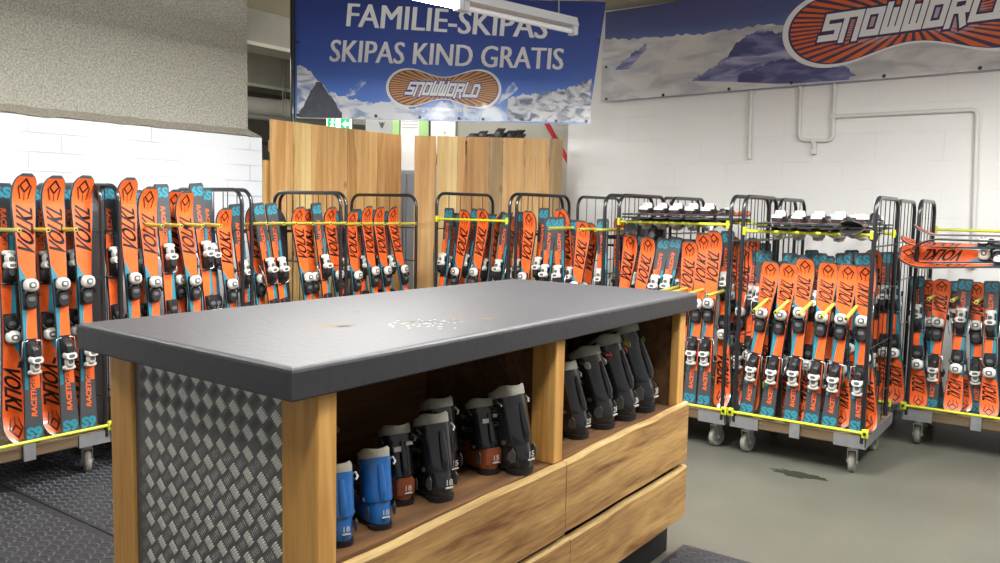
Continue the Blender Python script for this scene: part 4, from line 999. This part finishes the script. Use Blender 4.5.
M_LORANGE = mat('logo orange ray', rgb(224, 112, 50), .35, coat=.3)
M_LAMBER = mat('logo amber ray', rgb(206, 142, 60), .35, coat=.3)
M_LNAVY = mat('logo navy ray', rgb(62, 48, 92), .35, coat=.3)
M_LBLUE = mat('logo blue outline', rgb(40, 52, 150), .35, coat=.3)
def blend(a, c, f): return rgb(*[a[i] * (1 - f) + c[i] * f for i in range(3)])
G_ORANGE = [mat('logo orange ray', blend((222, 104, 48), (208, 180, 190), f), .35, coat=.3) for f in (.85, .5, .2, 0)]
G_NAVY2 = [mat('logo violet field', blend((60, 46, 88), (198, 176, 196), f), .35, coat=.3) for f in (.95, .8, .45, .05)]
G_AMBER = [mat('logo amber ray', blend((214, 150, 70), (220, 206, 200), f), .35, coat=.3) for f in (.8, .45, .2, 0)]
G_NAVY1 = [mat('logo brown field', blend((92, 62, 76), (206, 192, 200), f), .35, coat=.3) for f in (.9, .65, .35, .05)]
M_LMAUVE = mat('logo pale mauve core', rgb(190, 164, 190), .35, coat=.3)
M_SKY2 = sheet_mat('printed dusk blue sky', [(0, rgb(112, 134, 180)), (.55, rgb(100, 122, 172)), (.66, rgb(84, 94, 148)), (1, rgb(78, 76, 122))], .12)
M_SNOW2 = rock_mat('printed pale snow', rgb(214, 212, 212), rgb(176, 176, 184), 3, (1, 1, 3), .36, .6)
M_ROCK2 = rock_mat('printed violet rock', rgb(176, 178, 212), rgb(92, 96, 152), 4, (.8, 1, 3), .42, .68)
M_ROCKD = rock_mat('printed dark violet rock', rgb(132, 134, 184), rgb(76, 80, 130), 5, (.8, 1, 3), .45, .7)
M_GROM = mat('brass eyelet', rgb(70, 66, 60), .4, metal=.8)
def bil(q, s, t):
    (bl, br, tr, tl) = q
    return tuple((bl[i] * (1 - s) + br[i] * s) * (1 - t) + (tl[i] * (1 - s) + tr[i] * s) * t for i in (0, 1))
def put_text(b, T, quad, m, d, shear=0.0):
    p = fit_text(T[0], 0, 1, 0, 1)
    out = []
    for s, t in p: x, z = bil(quad, s + shear * (t - .5), t); out.append((x, -d, z))
    b.add(out, T[1], m)
def field(b, ridge, floor, m, d, n=90, jag=.008):
    """area between a ridge line and a floor line (lists of (x, z)), in narrow columns"""
    def ev(pl, x):
        for (x0, z0), (x1, z1) in zip(pl, pl[1:]):
            if x0 <= x <= x1: return z0 + (z1 - z0) * (x - x0) / max(1e-6, x1 - x0)
        return pl[0][1] if x < pl[0][0] else pl[-1][1]
    xa, xb = ridge[0][0], ridge[-1][0]
    for i in range(n):
        x0 = xa + (xb - xa) * i / n; x1 = xa + (xb - xa) * (i + 1) / n
        j0, j1 = (jag * (math.sin(x * 61) + .7 * math.sin(x * 143 + 1) + .5 * math.sin(x * 251)) for x in (x0, x1))
        b.add([(x0, -d, ev(floor, x0)), (x1, -d, ev(floor, x1)), (x1, -d, max(ev(floor, x1), ev(ridge, x1) + j1)), (x0, -d, max(ev(floor, x0), ev(ridge, x0) + j0))], [(0, 1, 2, 3)], m)
def peanut(n=96, waist=.58, xe=.62):
    """closed outline of the board-shaped emblem in the unit square (-1..1)"""
    pts = []
    def h(x): return waist + (1 - waist) * (.5 - .5 * math.cos(PI * min(1, abs(x) / xe)))
    k = n // 4
    top = [(-xe + 2 * xe * i / (2 * k), h(-xe + 2 * xe * i / (2 * k))) for i in range(2 * k + 1)]
    rend = [(xe + (1 - xe) * math.sin(a), math.cos(a)) for a in [PI * i / (2 * k) for i in range(1, 2 * k)]]
    pts = top + rend + [(-x, -y) for x, y in top] + [(-x, -y) for x, y in rend]
    return pts
def emblem(b, quad, d, ray, nav, textquad, shear, wid, core, white=1.03):
    P = peanut()
    def mp(x, y): s, t = (x + 1) / 2, (y + 1) / 2; X_, Z_ = bil(quad, s, t); return X_, Z_
    n = len(P)
    for i in range(n):
        (x0, y0), (x1, y1) = P[i], P[(i + 1) % n]
        q = [mp(x0 * (white - .005), y0 * white * 1.02), mp(x1 * (white - .005), y1 * white * 1.02), mp(x1 * .975, y1 * .96), mp(x0 * .975, y0 * .96)]
        b.add([(p[0], -d, p[1]) for p in q], [(0, 3, 2, 1)], M_LETTER)
        for g in range(8):
            f0, f1 = g / 8, (g + 1) / 8
            q = [mp(x0 * f0 * .985, y0 * f0 * .97), mp(x0 * .985 * f1, y0 * .97 * f1), mp(x1 * .985 * f1, y1 * .97 * f1), mp(x1 * .985 * f0, y1 * .97 * f0)]
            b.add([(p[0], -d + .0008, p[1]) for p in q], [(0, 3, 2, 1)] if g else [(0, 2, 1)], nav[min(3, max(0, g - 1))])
    # rays: each narrows towards the middle; split from the outline points by equal angle in the ends
    ang = sorted(range(n), key=lambda i: math.atan2(P[i][1], P[i][0]))
    N = 46
    def hit(a):
        # outline crossing in direction a
        best = None; c, s = math.cos(a), math.sin(a)
        for i in range(n):
            (x0, y0), (x1, y1) = P[i], P[(i + 1) % n]
            dx, dy = x1 - x0, y1 - y0; den = c * dy - s * dx
            if abs(den) < 1e-9: continue
            t = (x0 * dy - y0 * dx) / den; u = (x0 * s - y0 * c) / den
            if t > 0 and -1e-6 <= u <= 1 + 1e-6: best = t if best is None else max(best, t)
        return (c * best * .955, s * best * .935)
    for k in range(N):
        a0 = 2 * PI * (k + .5 + .22) / N; a1 = 2 * PI * (k + .5 + .78) / N
        h0, h1 = hit(a0), hit(a1)
        for g in range(6):
            f0, f1 = .3 + .7 * g / 6, .3 + .7 * (g + 1) / 6
            q = [mp(h0[0] * f0, h0[1] * f0), mp(h0[0] * f1, h0[1] * f1), mp(h1[0] * f1, h1[1] * f1), mp(h1[0] * f0, h1[1] * f0)]
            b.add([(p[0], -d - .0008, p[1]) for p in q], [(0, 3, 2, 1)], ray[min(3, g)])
    if core:
        mid = [p for p in P[:n // 2] if abs(p[0]) <= .46]
        for (x0, y0), (x1, y1) in zip(mid, mid[1:]):
            for g in range(-3, 3):
                q = [mp(x0, y0 * .93 * g / 3), mp(x1, y1 * .93 * g / 3), mp(x1, y1 * .93 * (g + 1) / 3), mp(x0, y0 * .93 * (g + 1) / 3)]
                b.add([(p[0], -d - .0014, p[1]) for p in q], [(0, 1, 2, 3)], core)
    for m, ww, dd in ((M_LBLUE if core is None else M_LNAVY, wid * 1.75, .0022), (M_LETTER, wid, .0032)):
        for qd in strokes('SnOWWORLD', 0, 9, 0, 1.15, 0, ww):
            out = []
            for (x, z) in qd:
                s, t = x / 9, z / 1.15; X_, Z_ = bil(textquad, s + shear * (t - .5), t); out.append((X_, -d - dd, Z_))
            b.add(out, [(0, 1, 2, 3)], m)
def banner(name, loc, rz, quad, label, sky, draw, eyelets, ripple):
    o = empty(name, loc, rz); tag(o, label, 'banner')
    b = MB(); nx, nz = 70, 14
    for i in range(nx):
        for j in range(nz):
            c = [bil(quad, (i + a) / nx, (j + e) / nz) for a, e in ((0, 0), (1, 0), (1, 1), (0, 1))]
            b.add([(x, 0, z) for x, z in c], [(0, 1, 2, 3)], sky)
            b.add([(x, .002, z) for x, z in c], [(3, 2, 1, 0)], M_LETTER)
    b.warp(lambda x, y, z: (x, y + ripple(x, z), z)); b.build('vinyl_sheet', o)
    b = MB(); draw(b); b.warp(lambda x, y, z: (x, y + ripple(x, z), z)); b.build('print', o)
    for (x, z) in eyelets:
        b = MB(); b.cyl((x, -.003 + ripple(x, z), z), (0, -1, 0), .014, .003, M_GROM, 12); b.build('eyelet', o)
    return o
T_FAM = text_mesh('FAMILIE-SKIPAS', 0, .024); T_SKI = text_mesh('SKIPAS KIND GRATIS', 0, .024); T_URL = text_mesh('www.snowworld.com', .02)
def draw1(b):
    put_text(b, T_FAM, ((0.4410, 0.7875), (2.1770, 0.7178), (2.1889, 0.9202), (0.4574, 0.9854)), M_LETTER, .004)
    put_text(b, T_SKI, ((0.2951, 0.4884), (2.3224, 0.4581), (2.3303, 0.6406), (0.3119, 0.6751)), M_LETTER, .004)
    # left peak, dark rock pyramid, snow shoulder and spray
    field(b, [(0.0179, 0.4444), (0.0786, 0.4457), (0.2000, 0.3290), (0.3044, 0.2288), (0.4784, 0.1725), (0.6699, 0.1422), (0.8698, 0.1635), (1.0008, 0.1062), (1.2626, 0.0602), (1.7851, 0.0539)], [(0.0174, -0.0001), (0.9149, 0.0014), (1.7861, 0.0067)], M_SNOW1, .002)
    field(b, [(0.0349, 0.0433), (0.0959, 0.1560), (0.1913, 0.3288), (0.2348, 0.2956), (0.3219, 0.1778), (0.4093, 0.0510)], [(0.0349, 0.0046), (0.4095, 0.0081)], M_ROCK1, .003, 30)
    field(b, [(0.4435, 0.1974), (0.4780, 0.2665), (0.5128, 0.2502), (0.5473, 0.3021), (0.5817, 0.3455), (0.6166, 0.3206)], [(0.4436, 0.1889), (0.5217, 0.2076), (0.5735, 0.2685), (0.6166, 0.3121)], M_CLOUD, .0026, 20)
    field(b, [(1.7656, 0.1564), (1.8068, 0.2599), (1.8408, 0.2948), (1.8834, 0.3298), (1.9091, 0.3474), (1.9363, 0.2968)], [(1.7657, 0.1479), (1.8342, 0.2006), (1.8940, 0.2446), (1.9365, 0.2882)], M_CLOUD, .0026, 20)
    field(b, [(1.1318, 0.0747), (1.2611, 0.1631), (1.5215, 0.1856), (1.6960, 0.1550), (1.8691, 0.1928), (1.9382, 0.2114), (2.0852, 0.2401)], [(1.1326, 0.0103), (2.0910, 0.0087)], M_CLOUD, .0022, 40)
    field(b, [(1.8515, 0.2010), (1.9550, 0.2374), (2.0850, 0.2486), (2.1974, 0.2680), (2.3011, 0.2873), (2.4045, 0.3150), (2.5076, 0.3513), (2.5713, 0.3952)], [(1.8556, 0.0167), (2.5614, 0.0099)], M_SNOWR, .003)
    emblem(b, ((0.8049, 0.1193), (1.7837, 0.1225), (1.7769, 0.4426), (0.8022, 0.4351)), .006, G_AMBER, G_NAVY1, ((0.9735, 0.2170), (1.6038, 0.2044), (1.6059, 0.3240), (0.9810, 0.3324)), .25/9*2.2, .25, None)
    put_text(b, T_URL, ((1.0533, 0.0859), (1.5582, 0.0835), (1.5575, 0.1221), (1.0528, 0.1245)), M_LETTER, .006)
def rip1(x, z): return .007 * math.sin(x * 4.2 + .6) + .004 * math.sin(x * 9.1)
banner('advertising_banner', (4.8773, 5.7213, 2.2330), -0.94983, ((0.0000, 0.0013), (2.5530, -0.0014), (2.6760, 1.0393), (-0.0201, 1.0510)), 'blue banner reading FAMILIE-SKIPAS SKIPAS KIND GRATIS above the wooden panels', M_SKY1, draw1,
       [(0.0262, 0.0259), (0.7055, 0.0314), (1.0888, 0.0265), (1.4286, 0.0250), (1.6376, 0.0251), (1.9773, 0.0278), (2.2736, 0.0211), (2.5349, 0.0223), (0.0268, 0.6481), (2.6174, 0.7184)], rip1)
def draw2(b):
    field(b, [(0.0175, 0.5611), (0.3973, 0.5370), (0.9609, 0.5146), (1.3759, 0.5288), (1.5974, 0.5290), (1.7976, 0.4840), (2.2499, 0.4134), (3.5191, 0.4129)], [(0.0328, -0.0011), (3.5436, 0.0531)], M_SNOW2, .002)
    field(b, [(0.1563, 0.2930), (0.3232, 0.4123), (0.5054, 0.5090), (0.5637, 0.4946), (0.6338, 0.4105), (0.6081, 0.3439), (0.4562, 0.2870)], [(0.1570, 0.2751), (0.2886, 0.2738), (0.4032, 0.3877), (0.5169, 0.4645), (0.5565, 0.4349), (0.5028, 0.3355), (0.4566, 0.2782)], M_ROCK2, .003, 40)
    field(b, [(0.9057, 0.1326), (1.0811, 0.2203), (1.2331, 0.3233), (1.2886, 0.4162), (1.4118, 0.4768), (1.4932, 0.5004), (1.6010, 0.4574), (1.7988, 0.4605), (2.1942, 0.1176)], [(0.9061, 0.1241), (1.1568, 0.1024), (1.6621, 0.0474), (1.8209, 0.0406), (2.1984, 0.0414)], M_ROCK2, .003)
    field(b, [(1.2166, 0.3083), (1.2886, 0.4162), (1.4118, 0.4768), (1.5109, 0.4746), (1.7217, 0.4372), (1.8815, 0.3591)], [(1.2170, 0.3001), (1.4875, 0.2848), (1.6884, 0.3147), (1.8832, 0.3280)], M_ROCKD, .0036, 40)
    field(b, [(1.3101, 0.1450), (1.5721, 0.2296), (1.8103, 0.2411), (2.0440, 0.1599), (2.2397, 0.0839)], [(1.3128, 0.0875), (1.8207, 0.0445), (2.0874, 0.0493), (2.2405, 0.0687)], M_ROCKD, .0036, 40)
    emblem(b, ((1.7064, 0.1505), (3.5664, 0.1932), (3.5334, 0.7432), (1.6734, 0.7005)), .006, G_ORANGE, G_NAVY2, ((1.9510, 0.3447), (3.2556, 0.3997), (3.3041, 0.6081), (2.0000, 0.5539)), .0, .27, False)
def rip2(x, z): return .010 * math.sin(x * 2.3 + .4) + .006 * math.sin(x * 5.7)
banner('advertising_banner', (6.8400, 3.8100, 2.4900), -PI / 2, ((0.0381, -0.0042), (4.4499, 0.0628), (4.4499, 0.8628), (0.0397, 0.8052)), 'long snowy mountain banner with orange SNOWWORLD emblem on the white wall', M_SKY2, draw2, [(0.0737, 0.0193), (0.6406, 0.0214), (1.2382, 0.0349), (1.7576, 0.0489), (2.4405, 0.0541), (3.0709, 0.0637), (0.0631, 0.3094)], rip2)
b = MB(); b.tube([(4.865, 5.735, 2.16), (4.865, 5.735, 3.32)], .022, M_TUBE, 10); tag(b.build('banner_pole'), 'black upright pole along the left edge of the blue banner', 'pole')

# ---------------------------------------------------------------- lamps
M_LAMPH = mat('white lamp housing', rgb(196, 198, 204), .4, coat=.2)
M_GLOW = mat('fluorescent tube', (1, .98, .94, 1), .4, emit=55)
def batten(a, c, label, lit=True, power=40, size=.16):
    """surface batten with tube, hung on two rods from the ceiling"""
    A, C = Vector(a), Vector(c); d = C - A; Ln = d.length; yaw = math.atan2(d.y, d.x)
    t = empty('tube_lamp', tuple((A + C) / 2), yaw); tag(t, label, 'ceiling lamp', 'fluorescent tube lamps')
    h = Ln / 2; b = MB(); b.prism([(-.055, .035), (.055, .035), (.035, .09), (-.035, .09)], -h, h, M_LAMPH, Matrix(((0, 0, 1, 0), (1, 0, 0, 0), (0, 1, 0, 0), (0, 0, 0, 1))))
    for s in (-1, 1): b.box((s * h - .02, -.03, -.015), (s * h + .02, .03, .04), M_LAMPH, .004)
    b.build('housing', t)
    b = MB(); b.tube([(-h + .02, 0, .008), (h - .02, 0, .008)], .016, M_GLOW if lit else M_LETTER, 12); b.build('tube', t)
    b = MB(); zt = 3.32 - A.z
    for s in (-.7, .7): b.tube([(s * h, 0, .09), (s * h, 0, zt)], .005, M_STEELB, 6)
    b.build('suspension_rod', t)
    if lit:
        l = bpy.data.lights.new('tube light', 'AREA'); l.shape = 'RECTANGLE'; l.size = Ln * .96; l.size_y = size; l.energy = power; l.color = (1, .985, .962)
        lo = bpy.data.objects.new('tube_light', l); COL.objects.link(lo); lo.location = (A + C) / 2 + Vector((0, 0, -.02)); lo.rotation_euler = (0, 0, yaw)
LZ = 2.62
batten((2.42, 3.36, LZ), (3.76, 3.02, LZ), 'lit tube lamp in front of the blue banner', True, 72)
batten((3.80, 3.01, LZ), (4.66, 2.80, LZ), 'unlit grey tube lamp end hanging before the blue banner', False)
batten((.2, 3.9, LZ), (1.6, 3.55, LZ), 'lit tube lamp over the left edge trolley', True, 32)
batten((2.4, .55, LZ), (3.8, .2, LZ), 'lit tube lamp over the aisle before the counter', True, 22)
batten((4.1, -.2, LZ), (5.5, -.55, LZ), 'lit tube lamp over the aisle beside the right edge trolley', True, 76)
batten((3.0, 1.55, LZ), (4.25, 1.25, LZ), 'added unseen tube lamp over the right end of the counter', True, 76)  # out-of-view lamp added to brighten the white wall
batten((.2, .9, LZ), (1.5, .6, LZ), 'lit tube lamp over the near end of the counter', True, 20)
HL = [Vector(fl(r_, 7.62)) + Vector((0, 0, 3.1)) for r_ in (-1.55, -.35)]
batten(HL[0], HL[1], 'added unseen tube lamp in the hall behind the blue banner', True, 11)  # hidden lamp added to light cabinet fronts and panel tops
batten((3.2, 7.4, 3.1), (4.6, 7.4, 3.1), 'added unseen tube lamp in the hall behind the white bricks', True, 120)  # unseen lamp added to brighten the hall beams in the gap

# ---------------------------------------------------------------- camera, sky, view
w = bpy.data.worlds.new('hall light'); SC.world = w; w.use_nodes = True
w.node_tree.nodes['Background'].inputs['Color'].default_value = (1, .98, .95, 1); w.node_tree.nodes['Background'].inputs['Strength'].default_value = 0.28
cam = bpy.data.cameras.new('camera'); co = bpy.data.objects.new('camera', cam); COL.objects.link(co)
cam.sensor_width = 36; cam.lens = .8265 * 36; cam.clip_start = .05
p, r, y = -.09014, .02109, .62097
F = Vector((math.cos(p) * math.cos(y), math.cos(p) * math.sin(y), math.sin(p))); r0 = Vector((math.sin(y), -math.cos(y), 0)); u0 = r0.cross(F)
r1 = r0 * math.cos(r) + u0 * math.sin(r); u1 = u0 * math.cos(r) - r0 * math.sin(r)
co.matrix_world = Matrix(((r1.x, u1.x, -F.x, 0), (r1.y, u1.y, -F.y, 0), (r1.z, u1.z, -F.z, 1.5), (0, 0, 0, 1)))
SC.camera = co
SC.view_settings.view_transform = 'Standard'; SC.view_settings.look = 'None'; SC.view_settings.gamma = 1; SC.view_settings.use_curve_mapping = False
SC.view_settings.exposure = 0.42
